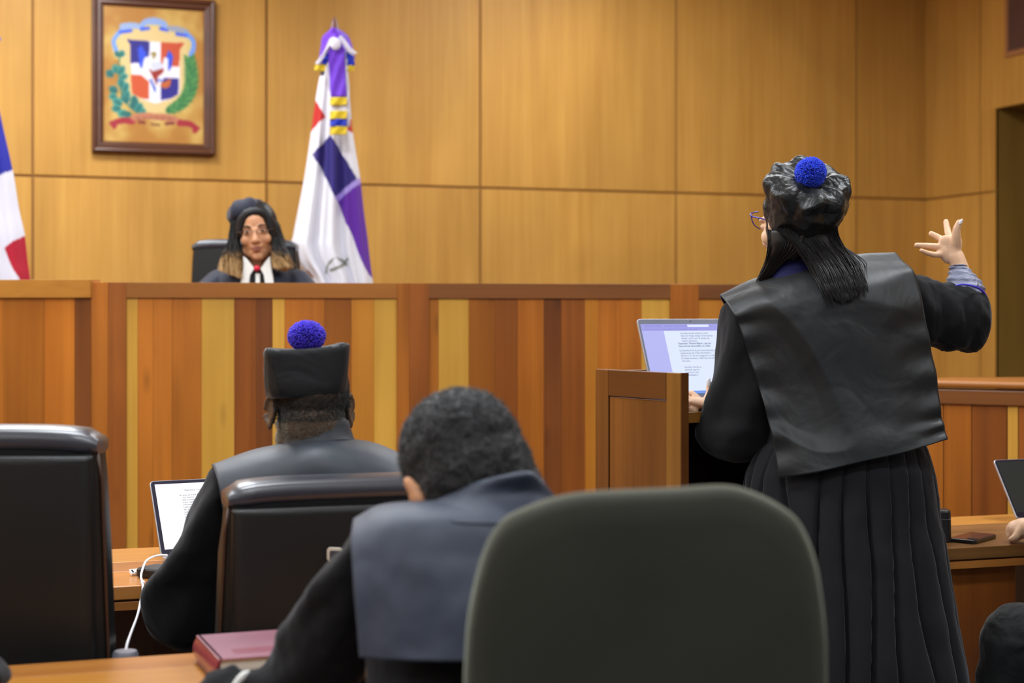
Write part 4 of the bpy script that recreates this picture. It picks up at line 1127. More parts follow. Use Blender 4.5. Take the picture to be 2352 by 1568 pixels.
def fuzz(body, org, n, cond, ln, wd, mat, parent, name, seed=2, drop=(0, 0, 0), kind='stuff'):
    me = body.data; rnd = random.Random(seed); m = MB((0, 0, 0)); org = Vector(org)
    cand = []
    for p in me.polygons:
        k = cond(Vector(p.center) + org, p.normal)
        if k: cand.append((p, p.area * k))
    if not cand: return None
    w_ = [x[1] for x in cand]
    for p, _ in rnd.choices(cand, w_, k=n):
        vs = [me.vertices[i].co for i in p.vertices]
        a, b = rnd.random(), rnd.random()
        q = vs[0].lerp(vs[1], a).lerp(vs[3 % len(vs)].lerp(vs[2], a), b)
        d = (p.normal + Vector(drop) + Vector((rnd.uniform(-.5, .5), rnd.uniform(-.5, .5), rnd.uniform(-.5, .5)))).normalized()
        s = d.cross(Vector((rnd.random(), rnd.random(), rnd.random()))).normalized() * wd
        t = d.cross(s)
        L_ = ln * rnd.uniform(0.6, 1.2)
        m.add([q + s, q - s * 0.5 + t * 0.8, q - s * 0.5 - t * 0.8, q + d * L_], [(0, 1, 3), (1, 2, 3), (2, 0, 3)])
    return m.build(name, M[mat], parent, kind=kind)

def pompom(org, C, r, mat, parent, seed=4, n=2300, sq=(1, 1, 1)):
    rnd = random.Random(seed); C = Vector(C)
    b = MB(org).ell(C, (r * 0.74 * sq[0], r * 0.74 * sq[1], r * 0.74 * sq[2]), None, 24, 16).build('pompom', M[mat], parent)
    m = MB(org)
    for _ in range(n):
        z = rnd.uniform(-1, 1); a = rnd.uniform(0, 2 * PI); q = math.sqrt(1 - z * z)
        d = Vector((q * math.cos(a), q * math.sin(a), z))
        dd = (d + Vector((rnd.uniform(-.35, .35), rnd.uniform(-.35, .35), rnd.uniform(-.35, .35)))).normalized()
        e = Vector((d.x * sq[0], d.y * sq[1], d.z * sq[2])) * r
        L_ = rnd.uniform(0.93, 1.03)
        p0 = C + e * 0.66; p1 = C + e * L_ + dd * 0.001
        m.tube([p0, p0.lerp(p1, 0.6) + dd * 0.0008, p1], [0.0009, 0.0015, 0.0012], n=4)
    m.build('yarn', M[mat], b, kind='stuff', smooth=True)
    return b

# ------------------------------------------------------------------ the standing advocate
DW = 3.97
wo, og = thing_c('person', 'standing person in black gown and beret with blue pompom, right hand raised', 'person', 0.79, 3.97)
b = MB(og)
HC = c(1829, 505, 3.975); HR = rotm(yaw=38, pitch=12)
head_prims(b, HC, HR, 0.98)
NK = c(1868, 612, 3.985)
b.cap(HC + HR @ Vector((0, -0.025, -0.05)), NK, 0.052, 0.056)
SL, SR = c(1712, 712, 3.99), c(2070, 665, 3.985)
PV, CH = Vector((0.80, 3.97, 0.98)), Vector((0.785, 3.99, 1.26))
HLp, HRp = Vector((0.72, 3.97, 0.92)), Vector((0.89, 3.97, 0.92))
torso(b, PV, CH, NK, SL, SR, HLp, HRp, 0.82)
EL, WL = c(1702, 955, 4.0), c(1646, 940, 4.05)
ER, WR = c(2228, 742, 3.99), c(2205, 612, 4.02)
limb(b, [SL, EL, WL], [0.050, 0.036, 0.024]); limb(b, [SR, ER, WR], [0.050, 0.036, 0.021])
for q in (-1, 1):
    hx = 0.805 + q * 0.085
    legs(b, (hx, 3.97, 0.92), (hx, 3.98, 0.50), (hx, 3.97, 0.09), (hx - 0.03, 4.10, 0.035))
# raised right hand: palm towards the camera, thumb up, fingers fanned to the left
def hp_(px, py, d=4.03): return c(px, py, d)
RP = hp_(2183, 568, 4.03)
Rz = Matrix(((1, 0, 0), (0, 1, 0), (0, 0, 1)))
pal = Matrix.Rotation(math.radians(14), 3, 'Y')
b.cap(WR, hp_(2195, 590, 4.027), 0.0205, 0.022)
b.ell(hp_(2185, 570, 4.03), (0.0255, 0.013, 0.036), pal, 20, 14)
b.ell(hp_(2194, 570, 4.025), (0.016, 0.015, 0.034), pal, 18, 12)           # thumb mound
b.ell(hp_(2171, 583, 4.028), (0.015, 0.013, 0.026), Matrix.Rotation(math.radians(-18), 3, 'Y'), 18, 12)
b.ell(hp_(2175, 560, 4.03), (0.020, 0.011, 0.024), Matrix.Rotation(math.radians(-35), 3, 'Y'), 18, 12)
def finger(pts, rr):
    rr = [r * 1.12 for r in rr]
    P_ = [hp_(*p) for p in pts]
    for a_, b_, r0_, r1_ in zip(P_, P_[1:], rr, rr[1:]): b.cap(a_, b_, r0_, r1_, 12)
finger([(2195, 560, 4.02), (2196, 543, 4.012), (2197, 526, 4.008), (2203, 510, 4.006)], [0.0125, 0.0105, 0.0090, 0.0070])
finger([(2184, 552, 4.045), (2178, 536, 4.06), (2175, 522, 4.075), (2173, 509, 4.085)], [0.0088, 0.0082, 0.0076, 0.0068])
finger([(2176, 556, 4.035), (2161, 549, 4.045), (2149, 542, 4.05), (2139, 537, 4.053)], [0.0090, 0.0083, 0.0076, 0.0070])
finger([(2168, 568, 4.03), (2146, 566, 4.03), (2124, 564, 4.028), (2105, 563, 4.024)], [0.0086, 0.0078, 0.0070, 0.0060])
finger([(2166, 583, 4.025), (2146, 585, 4.02), (2130, 581, 4.016), (2116, 575, 4.012)], [0.0078, 0.0068, 0.0060, 0.0052])
# left hand on the laptop
b.cap(WL, c(1622, 931, 4.040), 0.022, 0.019)
b.ell(c(1612, 927, 4.040), (0.036, 0.036, 0.015), Matrix.Rotation(math.radians(12), 3, 'Y'), 18, 12)
for (p0, p1, p2, r) in (((1603, 914, 4.055), (1588, 902, 4.075), (1572, 914, 4.085), 0.0085), ((1597, 924, 4.045), (1578, 913, 4.055), (1562, 925, 4.065), 0.0088), ((1595, 935, 4.035), (1574, 926, 4.040), (1560, 937, 4.045), 0.0085), ((1598, 945, 4.020), (1580, 939, 4.020), (1567, 946, 4.025), 0.0075)):
    P_ = [c(*p0), c(*p1), c(*p2)]
    b.cap(P_[0], P_[1], r, r * 0.92, 12); b.cap(P_[1], P_[2], r * 0.92, r * 0.8, 12)
b.cap(c(1622, 921, 4.055), c(1629, 902, 4.065), 0.011, 0.0085, 12); b.cap(c(1629, 902, 4.065), c(1628, 879, 4.065), 0.0085, 0.0068, 12)
wb = b.build('body', M['skin_w'], wo, remesh=0.0035, sm=3)
# nails
MB(og).ell(c(2207, 509, 3.9985), (0.0040, 0.0018, 0.0078), Matrix.Rotation(math.radians(28), 3, 'Y'), 14, 8).build('thumbnail', M['nail'], wo)
MB(og).ell(c(1628, 878, 4.0585), (0.0052, 0.0020, 0.0115), None, 14, 8).build('fingernail', M['nail'], wo)
face_parts(wo, og, HC, HR, 0.98)
# gown: bodice and pleated skirt in one piece
rows = [(628, 1800, 1960, 3.985, 0.05), (650, 1735, 2060, 3.985, 0.075), (700, 1705, 2095, 3.985, 0.10), (800, 1725, 2108, 3.98, 0.11), (900, 1748, 2112, 3.975, 0.12), (1000, 1752, 2118, 3.97, 0.13), (1030, 1738, 2128, 3.965, 0.135),
        (1060, 1724, 2138, 3.96, 0.14), (1100, 1712, 2148, 3.955, 0.145), (1190, 1704, 2156, 3.95, 0.155), (1260, 1698, 2168, 3.945, 0.165), (1400, 1684, 2190, 3.94, 0.18), (1568, 1664, 2222, 3.93, 0.195), (1720, 1648, 2236, 3.93, 0.20), (1850, 1640, 2244, 3.93, 0.205)]
rows = dense(rows, 90); R = []; n_ = 360
for (py, xl, xr, D, rd) in rows:
    a = c(xl, py, D); bb = c(xr, py, D); ce = (a + bb) / 2; rx = (bb - a).length / 2
    pl = min(1.0, max(0.0, (py - 990) / 160.0)); am = pl * (0.014 + 0.016 * max(0, (py - 1060)) / 800)
    ring = []
    for k in range(n_):
        t = 2 * PI * k / n_
        ph = (t * 22 / (2 * PI) + 0.25 * math.sin(t * 3 + py / 300.0) + 0.10 * math.sin(t * 7 + py / 90.0)) % 1.0
        saw = 0.35 * ph + 0.65 * math.sin(PI * min(1, ph * 1.02)) ** 0.5 - 1.1 * math.exp(-((ph - 0.97) / 0.05) ** 2) - 0.9 * math.exp(-((ph - 0.0) / 0.03) ** 2)
        dr = am * (saw - 0.6) + 0.004 * fbm((math.cos(t) * 3, math.sin(t) * 3, py / 60.0), 1.0)
        ring.append(ce + Vector(((rx + dr) * math.cos(t), (rd + dr) * math.sin(t), 0)))
    R.append(ring)
g1 = MB(og); g1.rings(R)
gown = g1.build('gown', M['gown_b'], wo)
# left sleeve
ls = MB(og)
rows = dense([(684, 1690, 1735, 3.995, 0.03), (700, 1664, 1755, 3.995, 0.06), (730, 1655, 1775, 3.995, 0.08), (790, 1647, 1790, 3.995, 0.088), (850, 1641, 1796, 4.0, 0.09), (900, 1622, 1800, 4.01, 0.10), (950, 1606, 1802, 4.02, 0.105), (985, 1599, 1798, 4.02, 0.108), (1010, 1604, 1785, 4.02, 0.10), (1035, 1622, 1765, 4.015, 0.085), (1052, 1648, 1738, 4.01, 0.06), (1062, 1680, 1712, 4.01, 0.02)], 70)
R = hrings(rows, 96, 2.1)
for j, r_ in enumerate(R):
    py = rows[j][0]
    for k in range(len(r_)):
        t = 2 * PI * k / len(r_); env = math.sin(PI * j / (len(R) - 1))
        d_ = env * (0.006 * math.sin(t * 5 + py / 60.0) + 0.006 * fbm((t * 1.2, py / 90.0, 1.0), 1.0))
        r_[k] = r_[k] + Vector((math.cos(t), math.sin(t), 0)) * d_
ls.rings(R)
ls.build('sleeve', M['gown'], gown)
# right sleeve, pushed back on the raised forearm
rs = MB(og)
rows = dense([(2030, 640, 770, 3.985, 0.05), (2070, 622, 790, 3.985, 0.078), (2110, 630, 797, 3.985, 0.082), (2140, 644, 798, 3.985, 0.08), (2180, 650, 802, 3.985, 0.08), (2215, 653, 807, 3.985, 0.08), (2242, 660, 803, 3.985, 0.072), (2259, 672, 785, 3.985, 0.058), (2268, 692, 765, 3.985, 0.036), (2272, 715, 745, 3.985, 0.012)], 60)
R = []
for j, (px, yt, yb, D, rd) in enumerate(rows):
    a = c(px, yt, D); bb = c(px, yb, D); ce = (a + bb) / 2; rz = (a - bb).length / 2; ring = []
    env = math.sin(PI * min(1, j / (len(rows) - 1) * 1.0))
    for k in range(80):
        t = 2 * PI * k / 80
        d_ = env * (0.008 * fbm((t * 1.5, px / 30.0, 3.0), 1.0) + 0.006 * math.sin(px / 10.0 + 2.2 * math.sin(t) + 3 * math.cos(t)) + 0.005 * max(0, 1 - abs(fbm((math.cos(t) * 1.5, px / 35.0, 9.0), 1.0)) * 4))
        ring.append(ce + Vector((0, (rd + d_) * math.cos(t), (rz + d_ * 0.6) * math.sin(t))))
    R.append(ring)
rs.rings(R); rsl = rs.build('sleeve', M['gown'], gown)
cu = MB(og)
cpts = [(2222, 705, 3.985, 42), (2219, 680, 3.985, 43), (2215, 658, 3.99, 42), (2208, 636, 4.0, 32), (2202, 618, 4.012, 22), (2200, 609, 4.015, 18.5)]
A_ = crs(np.array(cpts, float), 40); R = []
for j, (px, py, D, hw) in enumerate(A_):
    r = hw / F * D; ring = []
    for k in range(48):
        t = 2 * PI * k / 48
        wv = 0.0022 * math.sin(j * 1.1 + 2.0 * math.sin(t + 1) + t) + 0.002 * fbm((t, j * 0.25, 0), 1.2)
        ring.append(c(px, py, D) + Vector(((r + wv) * math.cos(t), (r + wv) * 0.9 * math.sin(t), 0.10 * r * math.cos(t) - 0.12 * r * math.sin(t))))
    R.append(ring)
cu.rings(R); cu.build('cuff', M['cuff'], gown, label='grey satin inner sleeve')
MB(og).tube([c(2194, 656, 3.925), c(2212, 653, 3.915), c(2232, 656, 3.92), (c(2252, 664, 3.94)), c(2265, 680, 3.96), c(2272, 702, 3.975), c(2274, 730, 3.985), c(2272, 756, 3.99)], [0.0012, 0.0022, 0.0024, 0.0028, 0.003, 0.003, 0.0025, 0.0015], n=8, m=50).build('piping', M['blue_trim'], gown, label='royal blue piping')
# satin shoulder cape
net = [[(1700, 990, 4.12), (1780, 990, 4.14), (1860, 990, 4.15), (1960, 980, 4.14), (2060, 960, 4.12)],
       [(1690, 770, 4.10), (1770, 745, 4.12), (1850, 730, 4.13), (1960, 720, 4.12), (2070, 705, 4.09)],
       [(1655, 684, 4.02), (1740, 644, 4.03), (1850, 628, 4.03), (1960, 594, 4.02), (2052, 587, 4.01)],
       [(1662, 686, 3.96), (1748, 655, 3.935), (1850, 622, 3.91), (1962, 606, 3.93), (2074, 600, 3.95)],
       [(1680, 712, 3.90), (1765, 690, 3.868), (1865, 668, 3.85), (1985, 655, 3.86), (2104, 634, 3.90)],
       [(1698, 746, 3.885), (1790, 742, 3.852), (1885, 735, 3.837), (2000, 725, 3.845), (2122, 722, 3.885)],
       [(1719, 812, 3.88), (1810, 816, 3.848), (1900, 812, 3.83), (2015, 805, 3.84), (2137, 797, 3.88)],
       [(1744, 888, 3.875), (1833, 897, 3.842), (1920, 892, 3.825), (2030, 885, 3.833), (2151, 872, 3.87)],
       [(1762, 958, 3.862), (1850, 975, 3.83), (1940, 970, 3.812), (2050, 956, 3.822), (2160, 946, 3.86)],
       [(1778, 1022, 3.85), (1868, 1032, 3.815), (1960, 1018, 3.80), (2065, 1000, 3.81), (2168, 978, 3.85)],
       [(1788, 1097, 3.838), (1881, 1083, 3.80), (1984, 1059, 3.79), (2082, 1038, 3.80), (2176, 1008, 3.84)]]
def cape_disp(u, v, p):
    e = min(1.0, max(0.0, (v - 0.28) / 0.2))
    s1 = math.sin((-u * 2.2 + v * 4.0) * 1.9 + 1.5 * fbm((u * 1.5, v * 1.5, 3.1), 1.0, 1))
    s2 = fbm((u * 3, v * 4, 8.0), 1.0, 2)
    rid = 1 - abs(fbm((u * 1.4 + v * 0.9, v * 2.4 - u * 1.4, 2.2), 1.0, 1)) * 3.2
    side_ = math.exp(-((1 - u) / 0.12) ** 2) + math.exp(-(u / 0.12) ** 2)
    return Vector((0, -e * (0.006 * s1 + 0.004 * s2 + 0.007 * max(0, rid) + 0.004 * side_ * math.sin(v * 60 + u * 5)), 0))
k_ = MB(og).grid([[c(*p) for p in r] for r in net], 90, 150, cape_disp)
k_.build('cape', M['satin'], wo, solid=0.0025)
# collar of the blouse
cl = MB(og)
cl.rings([[NK + Vector((0.066 * math.cos(t) * s - 0.035, 0.062 * math.sin(t) * s - 0.01, z + 0.01 * math.sin(t))) for t in [2 * PI * k / 40 for k in range(40)]] for s, z in ((1.22, -0.04), (1.08, 0.0), (0.98, 0.03), (0.93, 0.028), (1.0, -0.02))], cap=False)
cl.build('collar', M['navy'], wo, label='navy blue collar')
# beret
BA = Vector((0.05, -0.60, 0.80)).normalized()
B1 = BA.cross(Vector((1, 0, 0))).normalized(); B0 = B1.cross(BA).normalized()
BC = c(1838, 524, 3.965)
hat = MB(og); R = []
prof_h = [(-0.024, 0.078, 0), (-0.012, 0.083, 0), (0.0, 0.084, 0), (0.018, 0.089, 0.1), (0.045, 0.096, 0.4), (0.075, 0.102, 0.9), (0.098, 0.105, 1.2), (0.112, 0.102, 1.2), (0.121, 0.090, 0.9), (0.124, 0.070, 0.5), (0.121, 0.045, 0.2), (0.116, 0.02, 0), (0.114, 0.002, 0)]
PA = crs(np.array([(h_ * 1.16, r_, o_) for h_, r_, o_ in prof_h]), 74)
for j, (h, r, o8) in enumerate(PA):
    ring = []
    for k in range(144):
        t = 2 * PI * k / 144
        f8 = 1 + 0.045 * o8 * (abs(math.cos(4 * t + 0.25)) * 2 - 1.2)
        q = Vector((math.cos(t), math.sin(t), h * 14))
        wgt = min(1, max(0, (h - 0.01) / 0.05)) if r > 0.04 else r / 0.04
        wr = wgt * (0.008 * fbm(q * 1.25, 1, 2) + 0.0065 * (0.5 - abs(fbm(q * 1.5 + Vector((5, 0, 0)), 1, 1)) * 2.2))
        rad = r * f8 + (wr if r > 0.09 else wr * 0.4)
        hh = h + (wr * 0.9 + 0.004 * math.sin(8 * t + 0.5) * o8 if r > 0.015 and j > 35 else 0)
        ring.append(BC + B0 * rad * math.cos(t) + B1 * rad * math.sin(t) + BA * hh)
    R.append(ring)
hat.rings(R); bt = hat.build('beret', M['hat_satin'], wo, label='black satin beret')
pompom(og, BC + BA * 0.160, 0.0375, 'pom_blue', bt, 5)
# hair
hm = MB(og)
hm.ell(HC + HR @ Vector((0.004, -0.026, 0.0)), (0.080, 0.084, 0.086), HR, 24, 16)
hm.ell(HC + HR @ Vector((0.0, -0.040, -0.050)), (0.074, 0.058, 0.060), HR, 24, 16)
hm.ell(HC + HR @ Vector((-0.045, -0.012, -0.045)), (0.036, 0.040, 0.065), HR, 24, 16)
hm.rings(hrings([(505, 1772, 1915, 3.96, 0.075), (545, 1774, 1922, 3.945, 0.07), (568, 1796, 1930, 3.93, 0.055), (590, 1846, 1942, 3.91, 0.035), (625, 1866, 1962, 3.87, 0.022), (655, 1884, 1975, 3.845, 0.014), (680, 1902, 1975, 3.83, 0.009), (694, 1925, 1955, 3.825, 0.004)], 24))
hm.rings(hrings([(530, 1762, 1840, 3.935, 0.05), (558, 1763, 1832, 3.93, 0.045), (580, 1763, 1806, 3.935, 0.036), (600, 1756, 1794, 3.95, 0.026), (620, 1748, 1780, 3.96, 0.018), (642, 1738, 1760, 3.97, 0.010)], 20))
hr_ = hm.build('hair', M['hair_b'], wo, remesh=0.005, sm=3)
def cc(*p): return c(*p)
strands(og, [(420, [(cc(1790, 525, 3.875), cc(1918, 515, 3.895), 0.006), (cc(1830, 572, 3.868), cc(1936, 562, 3.90), 0.010), (cc(1862, 620, 3.862), cc(1968, 604, 3.875), 0.010), (cc(1885, 662, 3.83), cc(1988, 645, 3.838), 0.008), (cc(1905, 706, 3.815), cc(1996, 676, 3.825), 0.005)]),
             (60, [(cc(1860, 560, 3.91), cc(1930, 560, 3.93), 0.01), (cc(1890, 600, 3.87), cc(1985, 600, 3.88), 0.008), (cc(1930, 690, 3.825), cc(1996, 650, 3.83), 0.004)]),
             (260, [(cc(1764, 528, 3.92), cc(1850, 528, 3.87), 0.006), (cc(1763, 570, 3.92), cc(1835, 572, 3.875), 0.008), (cc(1755, 608, 3.95), cc(1796, 604, 3.925), 0.010), (cc(1734, 650, 3.965), cc(1766, 638, 3.95), 0.006)]),
             (260, [(cc(1780, 525, 3.878), cc(1925, 518, 3.89), 0.006), (cc(1822, 560, 3.868), cc(1937, 560, 3.895), 0.008), (cc(1856, 590, 3.875), cc(1960, 590, 3.88), 0.008), (cc(1885, 640, 3.838), cc(1985, 630, 3.845), 0.006), (cc(1900, 690, 3.82), cc(1990, 664, 3.826), 0.004)])],
        'strands', 'hair_b', hr_, 0.0012, 7, seg=12, wig=0.0015, ragged=0.8)
# spectacles
sp = MB(og)
sp.tube([c(1768, 507, 3.955), c(1750, 502, 3.97), c(1728, 497, 4.0)], [0.0018, 0.0018, 0.0022], n=8, m=12)
sp.tube([c(1727, 496, 4.0), c(1723, 492, 4.01), c(1731, 488, 4.015), c(1742, 486, 4.02)], [0.0018] * 4, n=8, m=14)
sp.tube([c(1725, 496, 4.0), c(1729, 510, 4.005), c(1735, 519, 4.01), c(1746, 526, 4.02)], [0.0014] * 4, n=8, m=14)
sp.build('spectacles', M['spec_purple'], wo, label='purple-rimmed spectacles')
for q in (-1, 1):
    hx = 0.805 + q * 0.085
    shoe(og, (hx, 3.97, 0.09), (hx - 0.03, 4.10, 0.035), wo)

# ------------------------------------------------------------------ seated man in the flat-sided cap
mo, om = thing_c('person', 'seated person in black gown and tall flat-sided cap with violet pompom', 'person', -0.36, 3.33)
b = MB(om)
HC2 = c(712, 930, 3.33); HR2 = rotm(yaw=16, pitch=6)
head_prims(b, HC2, HR2, 1.0)
NK2 = c(728, 1015, 3.32)
b.cap(HC2 + HR2 @ Vector((0, -0.03, -0.03)), NK2, 0.064, 0.064)
SL2, SR2 = c(570, 1150, 3.33), c(895, 1150, 3.33)
xm = -0.40
torso(b, (xm, 3.30, 0.62), (xm, 3.32, 0.90), NK2, SL2, SR2, (xm - 0.09, 3.34, 0.57), (xm + 0.09, 3.34, 0.57), 1.0)
E2, W2 = Vector((-0.66, 3.42, 0.80)), Vector((-0.60, 3.62, 0.795))
E3, W3 = Vector((-0.14, 3.42, 0.80)), Vector((-0.30, 3.62, 0.795))
limb(b, [SL2, E2, W2], [0.055, 0.040, 0.027]); limb(b, [SR2, E3, W3], [0.055, 0.040, 0.027])
hand_auto(b, W2, (0.1, 1, -0.05), (0, 0, -1), 1, 1.0, 25); hand_auto(b, W3, (-0.1, 1, -0.05), (0, 0, -1), -1, 1.0, 25)
for q in (-1, 1):
    legs(b, (xm + q * 0.10, 3.36, 0.56), (xm + q * 0.14, 3.78, 0.53), (xm + q * 0.14, 3.80, 0.09), (xm + q * 0.15, 3.93, 0.035))
mb_ = b.build('body', M['skin_d'], mo, remesh=0.004, sm=3)
face_parts(mo, om, HC2, HR2, 1.0)
for q in (-1, 1): shoe(om, (xm + q * 0.14, 3.80, 0.09), (xm + q * 0.15, 3.93, 0.035), mo)
# gown
g2 = MB(om)
g2.rings(hrings(dense([(1030, 660, 800, 3.32, 0.05), (1050, 590, 860, 3.325, 0.08), (1075, 530, 925, 3.33, 0.09), (1120, 512, 950, 3.33, 0.10), (1200, 525, 945, 3.33, 0.12), (1350, 530, 945, 3.33, 0.135), (1480, 520, 960, 3.34, 0.15), (1580, 510, 975, 3.36, 0.16)], 40), 48))
g2.tube([(xm, 3.36, 0.575), (xm, 3.60, 0.575), (xm, 3.86, 0.56), (xm, 3.90, 0.50), (xm, 3.90, 0.16)], [(0.20, 0.10), (0.22, 0.10), (0.23, 0.09), (0.24, 0.08), (0.26, 0.06)], n=32, m=40)
def sleeve_rows(rows, n=64, seed=0.0, amp=0.006):
    rows = dense(rows, 56); R = hrings(rows, n, 2.1)
    for j, r_ in enumerate(R):
        py = rows[j][0]; env = math.sin(PI * j / (len(R) - 1))
        for k in range(len(r_)):
            t = 2 * PI * k / len(r_)
            d_ = env * (amp * math.sin(t * 4 + py / 55.0 + seed) + amp * fbm((t * 1.2, py / 80.0, seed), 1.0))
            r_[k] = r_[k] + Vector((math.cos(t), math.sin(t), 0)) * d_
    return R
gown2 = g2.build('gown', M['gown'], mo, remesh=0.009, sm=4)
sl_ = MB(om); sl_.rings(sleeve_rows([(1066, 496, 540, 3.33, 0.03), (1080, 484, 560, 3.33, 0.06), (1110, 472, 572, 3.335, 0.075), (1150, 450, 575, 3.34, 0.085), (1200, 424, 572, 3.345, 0.09), (1250, 398, 565, 3.36, 0.095), (1300, 366, 555, 3.38, 0.10), (1340, 337, 545, 3.40, 0.10), (1380, 328, 535, 3.41, 0.10), (1430, 338, 525, 3.41, 0.09), (1468, 366, 505, 3.41, 0.07), (1490, 405, 470, 3.41, 0.03)]))
sl_.cap(c(440, 1340, 3.43), Vector((-0.60, 3.55, 0.80)), 0.075, 0.042)
sl_.build('sleeve', M['gown'], gown2, remesh=0.007, sm=3)
sr_ = MB(om); sr_.rings(sleeve_rows([(1070, 930, 975, 3.33, 0.03), (1085, 905, 990, 3.33, 0.06), (1120, 900, 1005, 3.34, 0.08), (1200, 905, 1030, 3.35, 0.09), (1300, 925, 1060, 3.38, 0.10), (1380, 940, 1075, 3.41, 0.10), (1450, 960, 1060, 3.41, 0.08), (1485, 990, 1030, 3.41, 0.03)], seed=2.0))
sr_.cap(c(1000, 1340, 3.43), Vector((-0.29, 3.55, 0.80)), 0.075, 0.042)
sr_.build('sleeve', M['gown'], gown2, remesh=0.007, sm=3)
net = [[(560, 1300, 3.50), (640, 1300, 3.51), (725, 1300, 3.515), (820, 1300, 3.51), (900, 1300, 3.50)],
       [(545, 1120, 3.46), (640, 1100, 3.48), (725, 1090, 3.485), (825, 1100, 3.48), (930, 1120, 3.46)],
       [(490, 1073, 3.36), (600, 1036, 3.38), (722, 1026, 3.40), (850, 1024, 3.38), (978, 1078, 3.36)],
       [(490, 1072, 3.29), (602, 1036, 3.275), (722, 1012, 3.25), (848, 1022, 3.275), (978, 1078, 3.29)],
       [(500, 1105, 3.225), (605, 1078, 3.20), (722, 1056, 3.18), (850, 1068, 3.20), (970, 1112, 3.225)],
       [(511, 1165, 3.195), (606, 1165, 3.175), (722, 1165, 3.165), (850, 1165, 3.175), (962, 1175, 3.20)],
       [(524, 1226, 3.185), (612, 1250, 3.165), (722, 1260, 3.155), (848, 1250, 3.165), (952, 1236, 3.19)],
       [(534, 1262, 3.185), (618, 1330, 3.165), (722, 1345, 3.155), (842, 1330, 3.165), (944, 1270, 3.19)]]
def soft_disp(a, e0=0.3, sd=0.0):
    def f(u, v, p):
        e = min(1.0, max(0.0, (v - e0) / 0.2))
        return Vector((0, -e * a * (fbm((u * 3, v * 3 + sd, sd), 1.0) + 0.6 * math.sin(u * 7 + v * 5 + sd)), 0))
    return f
MB(om).grid([[c(*p) for p in r] for r in net], 70, 90, soft_disp(0.004, 0.35, 1.0)).build('cape', M['satin_g'], mo, solid=0.0025, label='grey-black satin cape')
# standing collar
cl = MB(om); R = []
for (py, rx, ry, dx) in ((1034, 0.080, 0.080, 0.004), (1022, 0.074, 0.076, 0.002), (1000, 0.069, 0.072, 0.0), (986, 0.0665, 0.070, 0.0), (984, 0.0635, 0.067, 0), (1000, 0.063, 0.066, 0), (1025, 0.066, 0.068, 0)):
    ce = c(728, py, 3.32)
    R.append([ce + Vector((rx * math.cos(t) + dx + 0.0, ry * math.sin(t), (0.016 * math.cos(t) - 0.022 * math.sin(t)))) for t in [2 * PI * k / 56 for k in range(56)]])
cl.rings(R, cap=False); cl.build('collar', M['satin_g'], mo)
# hair, stubble and beard as short hairs on the head
def head_loc(co, HCx, HRx): return HRx.transposed() @ (Vector(co) - HCx)
def cond_hair(co, n):
    l = head_loc(co, HC2, HR2)
    if abs(l.x) > 0.0785 and abs(l.y) < 0.03: return 0
    if l.z < -0.035 or l.z > 0.06 or l.y > 0.035: return 0
    return 1.0
def cond_stub(co, n):
    l = head_loc(co, HC2, HR2)
    if abs(l.x) > 0.0785 and abs(l.y) < 0.03: return 0
    return 1.0 if (-0.085 < l.z < -0.028 and l.y < 0.03) else 0
def cond_beard(co, n):
    l = head_loc(co, HC2, HR2)
    return 1.0 if (-0.13 < l.z < -0.03 and l.y > 0.015 and abs(l.x) < 0.075) else 0
fuzz(mb_, om, 14000, cond_hair, 0.0055, 0.0007, 'hair_g', mb_, 'short_hair', 3)
fuzz(mb_, om, 5000, cond_stub, 0.0035, 0.0006, 'stubble', mb_, 'nape_stubble', 4)
fuzz(mb_, om, 5000, cond_beard, 0.009, 0.0007, 'beard', mb_, 'beard', 5, drop=(0, 0, -0.5))
# flat-sided cap
cp_ = MB(om); R = []
CA = c(704, 902, 3.325); up2 = Vector((0.0, -0.06, 1)).normalized()
for (h, wx, wy, q, dp) in ((-0.004, 0.079, 0.094, 2.6, 0), (0.0, 0.0835, 0.098, 3.0, 0), (0.02, 0.0845, 0.099, 4.0, 0), (0.05, 0.0855, 0.098, 5.5, 0), (0.080, 0.0865, 0.098, 7.5, 0.2), (0.091, 0.0868, 0.098, 8.0, 1.0), (0.096, 0.084, 0.095, 8.0, 1.0), (0.094, 0.070, 0.080, 5.0, 0.5), (0.088, 0.04, 0.045, 3, 0), (0.086, 0.002, 0.002, 2, 0)):
    ring = []
    for k in range(120):
        t = 2 * PI * k / 120; ca, sa = math.cos(t), math.sin(t)
        x = wx * math.copysign(abs(ca) ** (2 / q), ca); y = wy * math.copysign(abs(sa) ** (2 / q), sa)
        a = math.radians(9); x, y = x * math.cos(a) - y * math.sin(a) * 0.9, x * math.sin(a) + y * math.cos(a)
        corner = abs(ca * sa) * 2
        wz = 0.0 if h < 0.07 else 0.006 * dp * (corner - 0.6)
        w2 = 0.0025 * fbm((ca * 2, sa * 2, h * 30), 1.2) * (1 if h > 0.01 else 0)
        ring.append(CA + Vector((x + w2, y + w2 - h * 0.06, h + wz + 0.006 * (x / 0.085) + (0.004 if y < 0 else 0) * 0)))
    R.append(ring)
cp_.rings(R); capo = cp_.build('cap', M['cap_satin'], mo, bevel=0, label='black flat-sided cap', sharp=60)
pompom(om, CA + Vector((0.002, -0.012, 0.117)), 0.0385, 'pom_violet', capo, 9, sq=(1.0, 1.0, 0.84))
